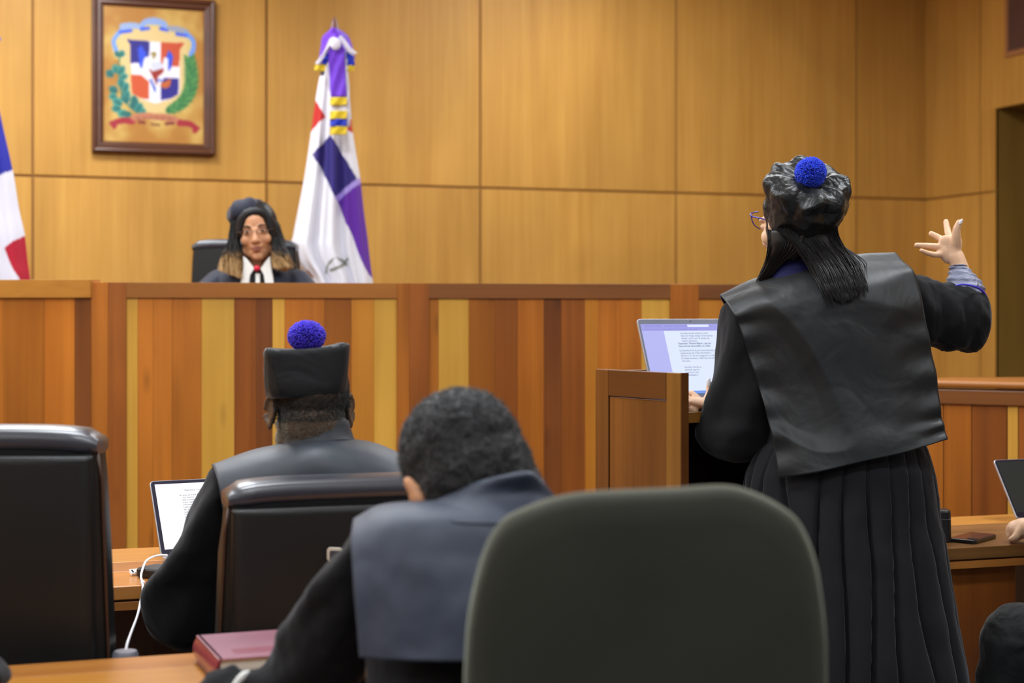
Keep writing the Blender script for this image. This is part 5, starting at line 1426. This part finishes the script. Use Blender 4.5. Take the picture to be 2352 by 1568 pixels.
# ------------------------------------------------------------------ seated man nearest the camera, head bowed
no, on = thing_c('person', 'seated dark-haired person with bowed head in a blue-grey satin cape, nearest the camera', 'person', -0.12, 2.20)
b = MB(on)
HC3 = c(1072, 1090, 2.40); HR3 = rotm(yaw=12, pitch=32, roll=16)
head_prims(b, HC3, HR3, 0.98)
NK3 = c(1120, 1165, 2.34)
b.cap(HC3 + HR3 @ Vector((0, -0.03, -0.03)), NK3, 0.062, 0.064)
SL3, SR3 = c(915, 1320, 2.40), c(1235, 1310, 2.37)
PV3 = Vector((-0.10, 2.20, 0.60))
torso(b, PV3, (-0.07, 2.34, 0.87), NK3, SL3, SR3, (-0.19, 2.22, 0.56), (-0.02, 2.22, 0.56), 0.92)
E4, W4 = Vector((-0.31, 2.49, 0.80)), Vector((-0.12, 2.66, 0.785))
E5, W5 = Vector((0.18, 2.48, 0.80)), Vector((0.02, 2.66, 0.785))
limb(b, [SL3, E4, W4], [0.042, 0.033, 0.025]); limb(b, [SR3, E5, W5], [0.050, 0.036, 0.025])
hand_auto(b, W4, (0.8, 1, -0.05), (0, 0, -1), 1, 0.95, 20); hand_auto(b, W5, (-0.4, 1, -0.05), (0, 0, -1), -1, 0.95, 20)
for q in (-1, 1):
    legs(b, (-0.10 + q * 0.085, 2.24, 0.54), (-0.10 + q * 0.10, 2.62, 0.52), (-0.10 + q * 0.10, 2.66, 0.09), (-0.10 + q * 0.10, 2.79, 0.035))
b.cap(c(938, 1106, 2.335), c(966, 1148, 2.330), 0.0085, 0.012, 12); b.ell(c(958, 1142, 2.328), (0.011, 0.008, 0.013), None, 14, 10); b.cap(c(962, 1140, 2.335), HC3 + Vector((-0.02, 0, -0.04)), 0.014, 0.03, 12)
nb = b.build('body', M['skin_m'], no, remesh=0.0045, sm=3)
face_parts(no, on, HC3, HR3, 0.98)
for q in (-1, 1): shoe(on, (-0.10 + q * 0.10, 2.66, 0.09), (-0.10 + q * 0.10, 2.79, 0.035), no)
# hair: thick short shell following the skull
hh = MB(on)
def P3(x, y, z): return HC3 + HR3 @ Vector((x, y, z))
hh.ell(P3(0, -0.014, 0.030), (0.091, 0.104, 0.093), HR3, 32, 22)
hh.ell(P3(0, -0.040, -0.020), (0.086, 0.078, 0.080), HR3, 28, 18)
hh.ell(P3(0.012, -0.050, -0.058), (0.074, 0.055, 0.050), HR3, 28, 18)
hair3 = hh.build('hair', M['hair_s'], no, remesh=0.005, sm=3, disp=lambda p: 0.0035 * fbm(p, 55, 3) + 0.0025 * fbm(p, 130, 2))
fuzz(hair3, on, 9000, lambda co, n: 1.0, 0.007, 0.0009, 'hair_s', hair3, 'curls', 12)
# gown
g3 = MB(on)
g3.rings(hrings(dense([(1185, 985, 1240, 2.36, 0.07), (1215, 880, 1285, 2.365, 0.095), (1260, 838, 1305, 2.37, 0.11), (1350, 832, 1310, 2.365, 0.125), (1450, 838, 1310, 2.35, 0.13), (1560, 842, 1305, 2.33, 0.14), (1700, 842, 1290, 2.30, 0.15), (1900, 850, 1260, 2.25, 0.16), (2000, 870, 1240, 2.23, 0.15)], 50), 48))
g3.tube([(-0.10, 2.22, 0.55), (-0.10, 2.45, 0.56), (-0.10, 2.70, 0.55), (-0.10, 2.76, 0.48), (-0.10, 2.78, 0.16)], [(0.17, 0.10), (0.19, 0.09), (0.19, 0.085), (0.20, 0.08), (0.21, 0.06)], n=32, m=40)
gown3 = g3.build('gown', M['gown'], no, remesh=0.009, sm=4)
s3 = MB(on)
s3.rings(sleeve_rows([(1205, 822, 862, 2.37, 0.02), (1222, 806, 872, 2.37, 0.045), (1255, 786, 880, 2.375, 0.06), (1300, 744, 888, 2.385, 0.07), (1350, 704, 890, 2.40, 0.075), (1420, 660, 885, 2.43, 0.08), (1480, 632, 872, 2.45, 0.08), (1530, 610, 850, 2.46, 0.075), (1575, 590, 820, 2.47, 0.06), (1595, 610, 780, 2.47, 0.03)], amp=0.004))
s3.tube([c(700, 1560, 2.45), c(620, 1582, 2.445), c(530, 1588, 2.44), c(450, 1604, 2.44), c(390, 1618, 2.44)], [(0.055, 0.050), (0.05, 0.034), (0.055, 0.028), (0.05, 0.020), (0.02, 0.008)], n=24, m=24)
s3.tube([c(500, 1580, 2.44), c(530, 1545, 2.445), c(538, 1522, 2.45)], [(0.05, 0.03), (0.022, 0.016), (0.004, 0.004)], n=16, m=12)
s3.cap(c(745, 1480, 2.45), E4, 0.062, 0.056); s3.cap(E4, E4.lerp(W4, 0.75), 0.054, 0.044)
s3.build('sleeve', M['gown'], gown3, remesh=0.006, sm=3, disp=lambda p: 0.003 * fbm(p, 22, 3))
s4 = MB(on)
s4.rings(sleeve_rows([(1190, 1262, 1290, 2.37, 0.02), (1205, 1245, 1305, 2.37, 0.05), (1260, 1250, 1330, 2.38, 0.07), (1350, 1265, 1360, 2.41, 0.08), (1450, 1280, 1385, 2.45, 0.08), (1540, 1290, 1380, 2.47, 0.06), (1570, 1310, 1360, 2.47, 0.02)], amp=0.004, seed=3.0))
s4.cap(c(1325, 1480, 2.45), E5, 0.062, 0.056); s4.cap(E5, E5.lerp(W5, 0.75), 0.054, 0.044)
s4.build('sleeve', M['gown'], gown3, remesh=0.007, sm=3)
net = [[(880, 1420, 2.52), (960, 1420, 2.53), (1065, 1420, 2.535), (1180, 1420, 2.53), (1290, 1420, 2.52)],
       [(860, 1260, 2.50), (950, 1240, 2.51), (1065, 1230, 2.515), (1180, 1230, 2.51), (1290, 1240, 2.50)],
       [(818, 1198, 2.41), (885, 1168, 2.42), (985, 1165, 2.43), (1150, 1160, 2.43), (1290, 1165, 2.41)],
       [(812, 1200, 2.34), (880, 1166, 2.33), (985, 1152, 2.30), (1140, 1148, 2.30), (1292, 1160, 2.34)],
       [(808, 1236, 2.28), (895, 1205, 2.25), (1005, 1192, 2.225), (1140, 1190, 2.225), (1296, 1196, 2.27)],
       [(811, 1300, 2.25), (905, 1290, 2.215), (1015, 1285, 2.195), (1145, 1285, 2.20), (1300, 1290, 2.245)],
       [(816, 1370, 2.235), (910, 1370, 2.20), (1020, 1370, 2.18), (1150, 1370, 2.185), (1305, 1370, 2.23)],
       [(822, 1440, 2.225), (915, 1445, 2.19), (1025, 1447, 2.17), (1155, 1445, 2.175), (1308, 1440, 2.22)],
       [(827, 1510, 2.215), (920, 1516, 2.18), (1030, 1518, 2.16), (1160, 1514, 2.165), (1310, 1508, 2.21)]]
MB(on).grid([[c(*p) for p in r] for r in net], 70, 100, soft_disp(0.006, 0.34, 5.0)).build('cape', M['satin_b'], no, solid=0.003, label='blue-grey satin cape')
net = [[(940, 1190, 2.262), (1030, 1200, 2.222), (1130, 1205, 2.212), (1225, 1200, 2.222), (1300, 1188, 2.27)],
       [(975, 1163, 2.285), (1050, 1150, 2.262), (1140, 1140, 2.252), (1225, 1135, 2.262), (1280, 1150, 2.29)],
       [(1030, 1138, 2.285), (1085, 1116, 2.27), (1150, 1098, 2.25), (1215, 1088, 2.25), (1248, 1108, 2.28)],
       [(1040, 1132, 2.30), (1085, 1114, 2.285), (1150, 1100, 2.275), (1215, 1092, 2.28), (1248, 1110, 2.30)],
       [(1030, 1160, 2.32), (1080, 1150, 2.31), (1150, 1140, 2.31), (1215, 1135, 2.31), (1250, 1150, 2.33)]]
MB(on).grid([[c(*p) for p in r] for r in net], 44, 44, soft_disp(0.003, 0.0, 2.0)).build('collar', M['satin_b'], no, solid=0.003)
MB(on).tube([c(533, 1582, 2.402), c(545, 1566, 2.402), c(560, 1550, 2.405), c(572, 1541, 2.412)], [0.004, 0.0055, 0.0055, 0.002], n=10, m=14).build('shirt_cuff', M['shirt'], no, label='white shirt cuff')
# stool under him
st, os_ = thing_c('stool', 'black padded stool under the bowed person in the blue-grey cape', 'stool', -0.14, 2.18)
MB(os_).tube([(-0.14, 2.18, 0.37), (-0.14, 2.18, 0.40), (-0.14, 2.18, 0.435), (-0.14, 2.18, 0.445)], [0.13, 0.145, 0.145, 0.13], n=32).build('seat', M['leather'], st, sharp=50)
MB(os_).tube([(-0.14, 2.18, 0.06), (-0.14, 2.18, 0.37)], 0.025, n=12).build('column', M['chrome'], st)
MB(os_).tube([(-0.14, 2.18, 0.0), (-0.14, 2.18, 0.02), (-0.14, 2.18, 0.05)], [0.15, 0.15, 0.03], n=32).build('foot', M['plastic'], st, sharp=40)

# ------------------------------------------------------------------ the judge behind the bench
jo, oj = thing_c('person', 'seated judge with spectacles, black cap and long dark-to-blond hair behind the bench', 'person', -1.04, 6.62, 0.5)
b = MB(oj)
HC4 = c(590, 532, 6.60); HR4 = rotm(yaw=184, pitch=4, roll=-6)
head_prims(b, HC4, HR4, 1.02, ears=False)
NK4 = c(592, 622, 6.64)
b.cap(HC4 + HR4 @ Vector((0, -0.02, -0.05)), NK4, 0.050, 0.056)
SL4, SR4 = c(505, 652, 6.66), c(682, 652, 6.66)
xj = -1.035
torso(b, (xj, 6.64, 1.06), (xj, 6.66, 1.30), NK4, SL4, SR4, (xj - 0.09, 6.60, 1.03), (xj + 0.09, 6.60, 1.03), 0.9)
for q, S in ((-1, SL4), (1, SR4)):
    e_ = Vector((xj + q * 0.27, 6.48, 1.31)); w_ = Vector((xj + q * 0.10, 6.25, 1.29))
    limb(b, [S, e_, w_], [0.048, 0.036, 0.024])
    hand_auto(b, w_, (-q * 0.4, -1, -0.05), (0, 0, -1), q, 0.92, 20)
    legs(b, (xj + q * 0.09, 6.58, 1.02), (xj + q * 0.11, 6.30, 1.01), (xj + q * 0.11, 6.32, 0.59), (xj + q * 0.11, 6.20, 0.535))
    shoe(oj, (xj + q * 0.11, 6.32, 0.59), (xj + q * 0.11, 6.20, 0.535), jo)
jb = b.build('body', M['skin_j'], jo, remesh=0.004, sm=3)
face_parts(jo, oj, HC4, HR4, 1.02)
def P4(x, y, z): return HC4 + HR4 @ Vector((x, y, z))
g4 = MB(oj)
g4.rings(hrings(dense([(612, 545, 640, 6.66, 0.05), (624, 512, 668, 6.66, 0.08), (640, 492, 692, 6.66, 0.10), (665, 482, 702, 6.66, 0.115), (720, 480, 704, 6.66, 0.125), (800, 492, 692, 6.65, 0.13), (880, 480, 704, 6.64, 0.15)], 30), 48))
for q, S in ((-1, SL4), (1, SR4)):
    g4.cap(S, Vector((xj + q * 0.27, 6.48, 1.33)), 0.065, 0.075); g4.cap(Vector((xj + q * 0.27, 6.48, 1.33)), Vector((xj + q * 0.14, 6.31, 1.31)), 0.07, 0.05)
g4.tube([(xj, 6.62, 1.02), (xj, 6.45, 1.03), (xj, 6.26, 1.01), (xj, 6.22, 0.9), (xj, 6.22, 0.60)], [(0.19, 0.09), (0.20, 0.09), (0.20, 0.08), (0.21, 0.07), (0.22, 0.06)], n=28, m=30)
g4.build('gown', M['navy_gown'], jo, remesh=0.009, sm=4)
DC = 6.535
def flat(pts, D, mat, name, th=0.006, par=jo, org=oj):
    m = MB(org); n = len(pts)
    f_ = [c(x, y, D) for x, y in pts]; bk = [p + Vector((0, th, 0)) for p in f_]
    m.add(f_ + bk, [tuple(range(n)), tuple(range(2 * n - 1, n - 1, -1))] + [(i, i + n, (i + 1) % n + n, (i + 1) % n) for i in range(n)])
    return m.build(name, M[mat], par, smooth=False, bevel=0.002)
flat([(558, 588), (566, 594), (584, 617), (574, 632), (568, 690), (548, 690), (554, 640), (559, 612)], DC, 'shirt', 'shirt_collar', 0.02)
flat([(620, 588), (613, 596), (598, 617), (606, 632), (614, 690), (632, 690), (627, 640), (622, 612)], DC, 'shirt', 'shirt_collar', 0.02)
flat([(581, 616), (600, 616), (607, 632), (613, 690), (569, 690), (575, 632)], DC + 0.008, 'tie', 'tie', 0.015)
flat([(587, 628), (597, 628), (596, 690), (587, 690)], DC + 0.003, 'shirt', 'jabot', 0.012)
MB(oj).ell(c(590, 616, DC - 0.004), (0.0135, 0.010, 0.0125), None, 16, 10).build('brooch', M['red'], jo, label='small round red brooch')
cpj = MB(oj)
RJ = Matrix.Rotation(math.radians(-14), 3, 'Y') @ Matrix.Rotation(math.radians(-14), 3, 'X')
Rr = []
CJ = c(568, 489, 6.62)
for h, r, o in ((-0.034, 0.070, 0), (-0.026, 0.079, 0.3), (-0.006, 0.083, 1), (0.018, 0.078, 1), (0.038, 0.064, 1), (0.048, 0.045, 0.6), (0.050, 0.025, 0.2), (0.050, 0.002, 0)):
    Rr.append([CJ + RJ @ Vector((r * (1 + 0.05 * o * math.cos(6 * t)) * math.cos(t) * 1.0, r * 1.08 * math.sin(t), h + 0.004 * o * math.cos(6 * t))) for t in [2 * PI * k / 72 for k in range(72)]])
cpj.rings(Rr); cpj.build('cap', M['cap_judge'], jo, label='dark cap')
hj = MB(oj)
hj.ell(P4(0, -0.018, 0.036), (0.087, 0.095, 0.095), HR4, 24, 16)
hj.rings(hrings([(488, 532, 552, 6.62, 0.05), (520, 530, 549, 6.62, 0.05), (550, 526, 546, 6.62, 0.045), (575, 520, 545, 6.61, 0.04), (600, 516, 546, 6.60, 0.032), (622, 522, 546, 6.59, 0.02), (634, 530, 543, 6.585, 0.006)], 20))
hj.rings(hrings([(490, 608, 628, 6.62, 0.05), (520, 620, 638, 6.62, 0.05), (550, 626, 646, 6.62, 0.045), (575, 628, 658, 6.61, 0.04), (598, 630, 666, 6.60, 0.03), (616, 640, 666, 6.59, 0.015), (624, 646, 660, 6.585, 0.005)], 20))
hj.tube([c(547, 545, 6.545), c(550, 515, 6.535), c(563, 494, 6.53), c(588, 485, 6.53), c(610, 491, 6.535), c(622, 512, 6.54), c(629, 545, 6.55)], [(0.012, 0.02)] * 7, n=12, m=30)
hjo = hj.build('hair', M['hair_j'], jo, remesh=0.006, sm=3)
for q in (0,):
    strands(oj, [(330, [(c(538, 488, 6.60), c(556, 484, 6.58), 0.03), (c(532, 520, 6.60), c(550, 520, 6.57), 0.03), (c(525, 556, 6.59), c(549, 556, 6.56), 0.03), (c(514, 590, 6.57), c(554, 592, 6.54), 0.03), (c(508, 622, 6.55), c(556, 640, 6.53), 0.03)]),
                 (330, [(c(612, 488, 6.58), c(624, 494, 6.60), 0.03), (c(624, 520, 6.57), c(640, 520, 6.60), 0.03), (c(628, 556, 6.56), c(650, 556, 6.59), 0.03), (c(628, 590, 6.54), c(664, 590, 6.56), 0.03), (c(634, 618, 6.53), c(672, 612, 6.55), 0.03)])],
            'curls', 'hair_j', hjo, 0.0022, 21, seg=14, wig=0.004, curl=0.016)
spj = MB(oj)
for q in (-1, 1):
    pts = [P4(q * (0.031 + 0.024 * math.cos(t)), 0.1085 - 0.006 * abs(math.cos(t)) * (1 if math.cos(t) > 0 else 0), 0.002 + 0.0115 * math.sin(t)) for t in [2 * PI * k / 20 for k in range(21)]]
    spj.tube(pts, 0.0013, n=6)
    spj.tube([P4(q * 0.055, 0.102, 0.006), P4(q * 0.078, 0.06, 0.006), P4(q * 0.080, 0.0, 0.004)], 0.0013, n=6)
spj.tube([P4(-0.007, 0.108, 0.004), P4(0, 0.112, 0.007), P4(0.007, 0.108, 0.004)], 0.0013, n=6)
spj.build('spectacles', M['spec_dark'], jo, label='thin dark-rimmed spectacles')

# ------------------------------------------------------------------ person cut by the right edge
ro, orr = thing_c('person', 'seated person in dark trousers cut by the right edge, hand on the table', 'person', 1.62, 3.70)
b = MB(orr)
HC5 = Vector((1.60, 3.82, 1.28)); HR5 = rotm(yaw=10, pitch=10)
head_prims(b, HC5, HR5, 1.0)
NK5 = Vector((1.62, 3.77, 1.14))
b.cap(HC5 + HR5 @ Vector((0, -0.03, -0.03)), NK5, 0.055, 0.06)
SL5, SR5 = Vector((1.46, 3.78, 1.05)), Vector((1.80, 3.72, 1.05))
torso(b, (1.64, 3.68, 0.62), (1.63, 3.73, 0.88), NK5, SL5, SR5, (1.55, 3.70, 0.57), (1.73, 3.70, 0.57), 1.0)
E6, W6 = Vector((1.455, 3.93, 0.82)), Vector((1.362, 4.165, 0.792))
E7, W7 = Vector((1.86, 3.95, 0.83)), Vector((1.74, 4.20, 0.80))
limb(b, [SL5, E6, W6], [0.050, 0.038, 0.027]); limb(b, [SR5, E7, W7], [0.050, 0.038, 0.026])
b.cap(W6, c(2348, 1212, 4.21), 0.026, 0.027)
b.ell(c(2338, 1216, 4.22), (0.030, 0.034, 0.026), None, 18, 12)
for k, (px, py, D) in enumerate(((2328, 1205, 4.245), (2323, 1213, 4.235), (2322, 1222, 4.225), (2325, 1231, 4.215))):
    p0 = c(2338, py - 3, D - 0.005); p1 = c(px - 6, py, D); p2 = c(px - 2, py + 10, D - 0.002); p3 = c(px + 10, py + 14, D - 0.004)
    b.cap(p0, p1, 0.0095, 0.0088); b.cap(p1, p2, 0.0088, 0.008); b.cap(p2, p3, 0.008, 0.0072)
b.cap(c(2350, 1205, 4.19), c(2334, 1232, 4.185), 0.011, 0.0095); b.cap(c(2334, 1232, 4.185), c(2322, 1238, 4.19), 0.0095, 0.0078)
hand_auto(b, W7, (-0.3, 1, -0.05), (0, 0, -1), -1, 1.0, 30)
legs(b, (1.56, 3.72, 0.56), (1.215, 3.93, 0.555), (1.20, 3.98, 0.09), (1.15, 4.10, 0.035))
legs(b, (1.73, 3.72, 0.56), (1.83, 4.05, 0.555), (1.83, 4.08, 0.09), (1.84, 4.20, 0.035))
b.build('body', M['skin_w'], ro, remesh=0.004, sm=3)
face_parts(ro, orr, HC5, HR5, 1.0)
h5 = MB(orr); h5.ell(HC5 + HR5 @ Vector((0, -0.02, 0.038)), (0.083, 0.098, 0.086), HR5, 28, 18); h5.ell(HC5 + HR5 @ Vector((0, -0.045, -0.02)), (0.074, 0.06, 0.07), HR5, 24, 16)
h5.build('hair', M['hair_b'], ro, remesh=0.006, sm=3)
tr = MB(orr)
limb(tr, [(1.58, 3.70, 0.575), (1.40, 3.82, 0.565), (1.225, 3.92, 0.56), (1.205, 3.97, 0.33), (1.20, 3.98, 0.10)], [0.115, 0.105, 0.085, 0.070, 0.062])
limb(tr, [(1.72, 3.70, 0.575), (1.78, 3.85, 0.565), (1.83, 4.04, 0.56), (1.83, 4.07, 0.33), (1.83, 4.08, 0.10)], [0.115, 0.105, 0.08, 0.070, 0.062])
tr.ell((1.64, 3.68, 0.60), (0.18, 0.135, 0.12), None, 24, 16)
def crease(p):
    q = (Vector(p) - Vector((1.225, 3.92, 0.56)))
    a = math.atan2(q.z, q.x); r = q.length
    return 0.0035 * fbm(p, 9, 2) + 0.0035 * math.sin(r * 90 + 2.0 * math.sin(a * 2)) * math.exp(-((r - 0.12) / 0.07) ** 2)
tr.build('trousers', M['trousers'], ro, remesh=0.007, sm=3, disp=crease)
tp = MB(orr)
tp.ell((1.63, 3.72, 0.86), (0.175, 0.125, 0.24), None, 28, 18); tp.cap(SL5, SR5, 0.068, 0.068); tp.cap(NK5 - Vector((0.05, 0, 0.04)), SL5, 0.06, 0.065); tp.cap(NK5 + Vector((0.05, 0, -0.04)), SR5, 0.06, 0.065)
limb(tp, [SL5, E6, E6.lerp(W6, 0.55)], [0.066, 0.052, 0.042]); limb(tp, [SR5, E7, E7.lerp(W7, 0.7)], [0.066, 0.052, 0.040])
tp.build('jacket', M['trousers'], ro, remesh=0.008, sm=3)
shoe(orr, (1.20, 3.98, 0.09), (1.15, 4.10, 0.035), ro); shoe(orr, (1.83, 4.08, 0.09), (1.84, 4.20, 0.035), ro)

# ------------------------------------------------------------------ things on the tables
bk = thing('book', 'thick maroon hardback book lying on the nearest table', 'book', W(c(588, 1500, 2.71)).xy.to_3d() + Vector((0, 0, 0.75)), math.radians(2))
bw, bd, bh = 0.165, 0.205, 0.046
box_obj('pages', (-bw / 2 + 0.004, -bd / 2 + 0.004, 0.004), (bw / 2 - 0.004, bd / 2 - 0.004, bh - 0.004), M['pages'], bk)
box_obj('cover', (-bw / 2, -bd / 2, bh - 0.0038), (bw / 2, bd / 2, bh), M['book_cover_glare'], bk, bevel=0.001)
box_obj('cover', (-bw / 2, -bd / 2, 0.0005), (bw / 2, bd / 2, 0.0038), M['book_cover_glare'], bk, bevel=0.001)
spn = MB(); Rr = []
for y in (-bd / 2, bd / 2):
    Rr.append([(-bw / 2 + 0.003 - 0.009 * math.sin(PI * k / 10) + (0.004 if i else 0), y, 0.0005 + (bh - 0.0005) * (k if not i else 10 - k) / 10) for i in (0, 1) for k in range(11)])
spn.rings(Rr); spn.build('spine', M['book_spine'], bk, sharp=50)
for k, (ya, yb) in enumerate(((0.03, 0.034), (0.045, 0.052), (0.062, 0.066))):
    box_obj('title_band', (-bw * 0.3, -bd / 2 + ya, bh - 0.0001), (bw * 0.36, -bd / 2 + yb, bh + 0.0003), M['piping'] if False else M['book_spine'], bk)

ph, oph = thing_c('phone', 'dark smartphone lying flat on the right-hand table', 'phone', (2234 - 1176) / F * 4.27, 4.27, 0.75, ang=math.radians(-38))
def rrect(w, h, r, n=5):
    P_ = []
    for (cx, cy, a0) in ((w / 2 - r, -h / 2 + r, -90), (w / 2 - r, h / 2 - r, 0), (-w / 2 + r, h / 2 - r, 90), (-w / 2 + r, -h / 2 + r, 180)):
        for k in range(n + 1):
            a = math.radians(a0 + 90 * k / n); P_.append((cx + r * math.cos(a), cy + r * math.sin(a)))
    return P_
MB().rings([[(x, y, z) for x, y in rrect(0.076, 0.152, 0.012)] for z in (0.0006, 0.0105)]).build('case', M['plastic'], ph, smooth=False, bevel=0.002, label='black phone case')
MB().rings([[(x, y, z) for x, y in rrect(0.070, 0.146, 0.010)] for z in (0.0100, 0.0112)]).build('screen', M['phone'], ph, smooth=False)
MB().rings([[(x + 0.02, y - 0.05, z) for x, y in rrect(0.024, 0.026, 0.006)] for z in (0.0104, 0.0122)]).build('camera_bump', M['plastic'], ph, smooth=False)

bx, obx = thing_c('case', 'small black rounded case standing on the right-hand table behind the gown', 'case', (2160 - 1176) / F * 4.25, 4.25, 0.75, ang=math.radians(-5))
MB().rings([[(x, y, z) for x, y in rrect(0.05 * s, 0.06 * s, 0.012)] for z, s in ((0.0005, 0.96), (0.003, 1.0), (0.078, 0.96), (0.084, 0.9))]).build('case_body', M['plastic'], bx, smooth=False, bevel=0.003, seg=3)
MB().rings([[(x, y, z) for x, y in rrect(0.0495, 0.0595, 0.012)] for z in (0.06, 0.0615)]).build('lid_seam', M['grey_plastic'], bx, smooth=False)

pc, opc = thing_c('pouch', 'black zipped leather pouch on the left table beside the white laptop screen', 'pouch', (372 - 1176) / F * 3.67, 3.67, 0.75, ang=math.radians(-28))
MB().rings([[(x, y, z) for x, y in rrect(0.10 * s, 0.075 * s, 0.014)] for z, s in ((0.0005, 0.9), (0.004, 0.99), (0.0105, 1.0), (0.0108, 0.975), (0.0125, 0.975), (0.0128, 1.0), (0.019, 0.99), (0.023, 0.92))]).build('pouch_body', M['leather'], pc, smooth=False, bevel=0.002)
MB().tube([(-0.049, -0.034, 0.0117), (0.049, -0.034, 0.0117)], 0.0012, n=6).build('zip', M['chrome'], pc)

us, ous = thing_c('usb_stick', 'small white memory stick on the left table by the pouch', 'usb stick', (317 - 1176) / F * 3.70, 3.70, 0.75, ang=math.radians(38))
MB().rings([[(x, y, z) for x, y in rrect(0.040, 0.017, 0.002)] for z in (0.0005, 0.0075)]).build('stick_body', M['white_plastic'], us, smooth=False, bevel=0.0008)
us.rotation_euler.x = math.radians(28); us.location.z += 0.004
box_obj('plug', (-0.0175, -0.0055, 0.0073), (-0.0125, 0.0055, 0.0079), M['plastic'], us)
box_obj('label_strip', (-0.006, -0.003, 0.0073), (0.015, 0.003, 0.0077), M['grey_plastic'], us)

cb = MB()
pts = [c(384, 1275, 3.82), c(366, 1275, 3.80), c(350, 1279, 3.76), c(336, 1288, 3.72), c(329, 1302, 3.66), c(324, 1322, 3.60), c(327, 1338, 3.565), c(328, 1352, 3.54), c(323, 1380, 3.50), c(316, 1412, 3.38), c(304, 1445, 3.20), c(293, 1475, 3.00), c(289, 1493, 2.93)]
pts[0].z = max(pts[0].z, 0.756)
co_, oc_ = thing_c('cable', 'thin white charging cable hanging from the left table edge', 'cable', pts[6].x, pts[6].y, 0.754)
for p in pts[:7]: p.z = max(p.z, 0.7535)
MB(oc_).tube(pts, 0.0026, n=8, m=90).build('cord', M['white_plastic'], co_)
MB(oc_).tube([pts[6] - Vector((0, 0.004, 0.0)), pts[6] + Vector((0.001, 0.006, 0.0005))], 0.0042, n=8).build('clip', M['white_plastic'], co_)
ol, ool = thing_c('power_socket', 'grey round power socket behind the nearest table holding the white cable', 'power socket', (288 - 1176) / F * 2.92, 2.92, 0)
pz = c(288, 1494, 2.92)
MB(ool).tube([(pz.x, pz.y, pz.z - 0.10), (pz.x, pz.y, pz.z - 0.006), (pz.x, pz.y, pz.z)], [0.0235, 0.0235, 0.020], n=32).build('socket_body', M['grey_plastic'], ol, sharp=50)
MB(ool).tube([(pz.x, pz.y, 0.02), (pz.x, pz.y, pz.z - 0.10)], 0.012, n=14).build('post', M['grey_plastic'], ol)
MB(ool).tube([(pz.x, pz.y, 0.0), (pz.x, pz.y, 0.02)], [0.07, 0.06], n=28).build('foot', M['grey_plastic'], ol, sharp=50)

bg, obg = thing_c('name_badge', 'small grey badge with cream rim hanging on the leather chair back', 'badge', (772 - 1176) / F * 2.95, 2.95, 0)
pb = c(769, 1274, 2.972)
MB(obg).rings([[pb + Vector((x, y - 0.34 * x, z)) for x, z in rrect(0.031, 0.027, 0.007)] for y in (0.0, 0.004)][::-1]).build('rim', M['cream'], bg, smooth=False, bevel=0.001)
MB(obg).rings([[pb + Vector((x + 0.002, y - 0.34 * (x + 0.002), z - 0.002)) for x, z in rrect(0.024, 0.020, 0.004)] for y in (-0.001, 0.002)][::-1]).build('card', M['key'], bg, smooth=False)

# soft bag at the bottom left corner of the nearest table
sb_, osb = thing_c('bag', 'soft black bag at the bottom left corner on the nearest table', 'bag', -0.935, 2.47, 0.75)
m = MB(osb)
m.ell((-0.897, 2.46, 0.795), (0.13, 0.10, 0.044), None, 28, 18); m.ell((-0.95, 2.47, 0.83), (0.125, 0.08, 0.052), None, 24, 16)
bgo = m.build('bag_body', M['gown'], sb_, remesh=0.006, sm=4, disp=lambda p: 0.005 * fbm(p, 18, 3))
MB(osb).tube([(-1.04, 2.45, 0.85), (-1.02, 2.44, 0.89), (-0.96, 2.44, 0.90), (-0.93, 2.45, 0.85)], 0.007, n=8, m=20).build('handle', M['leather'], sb_)
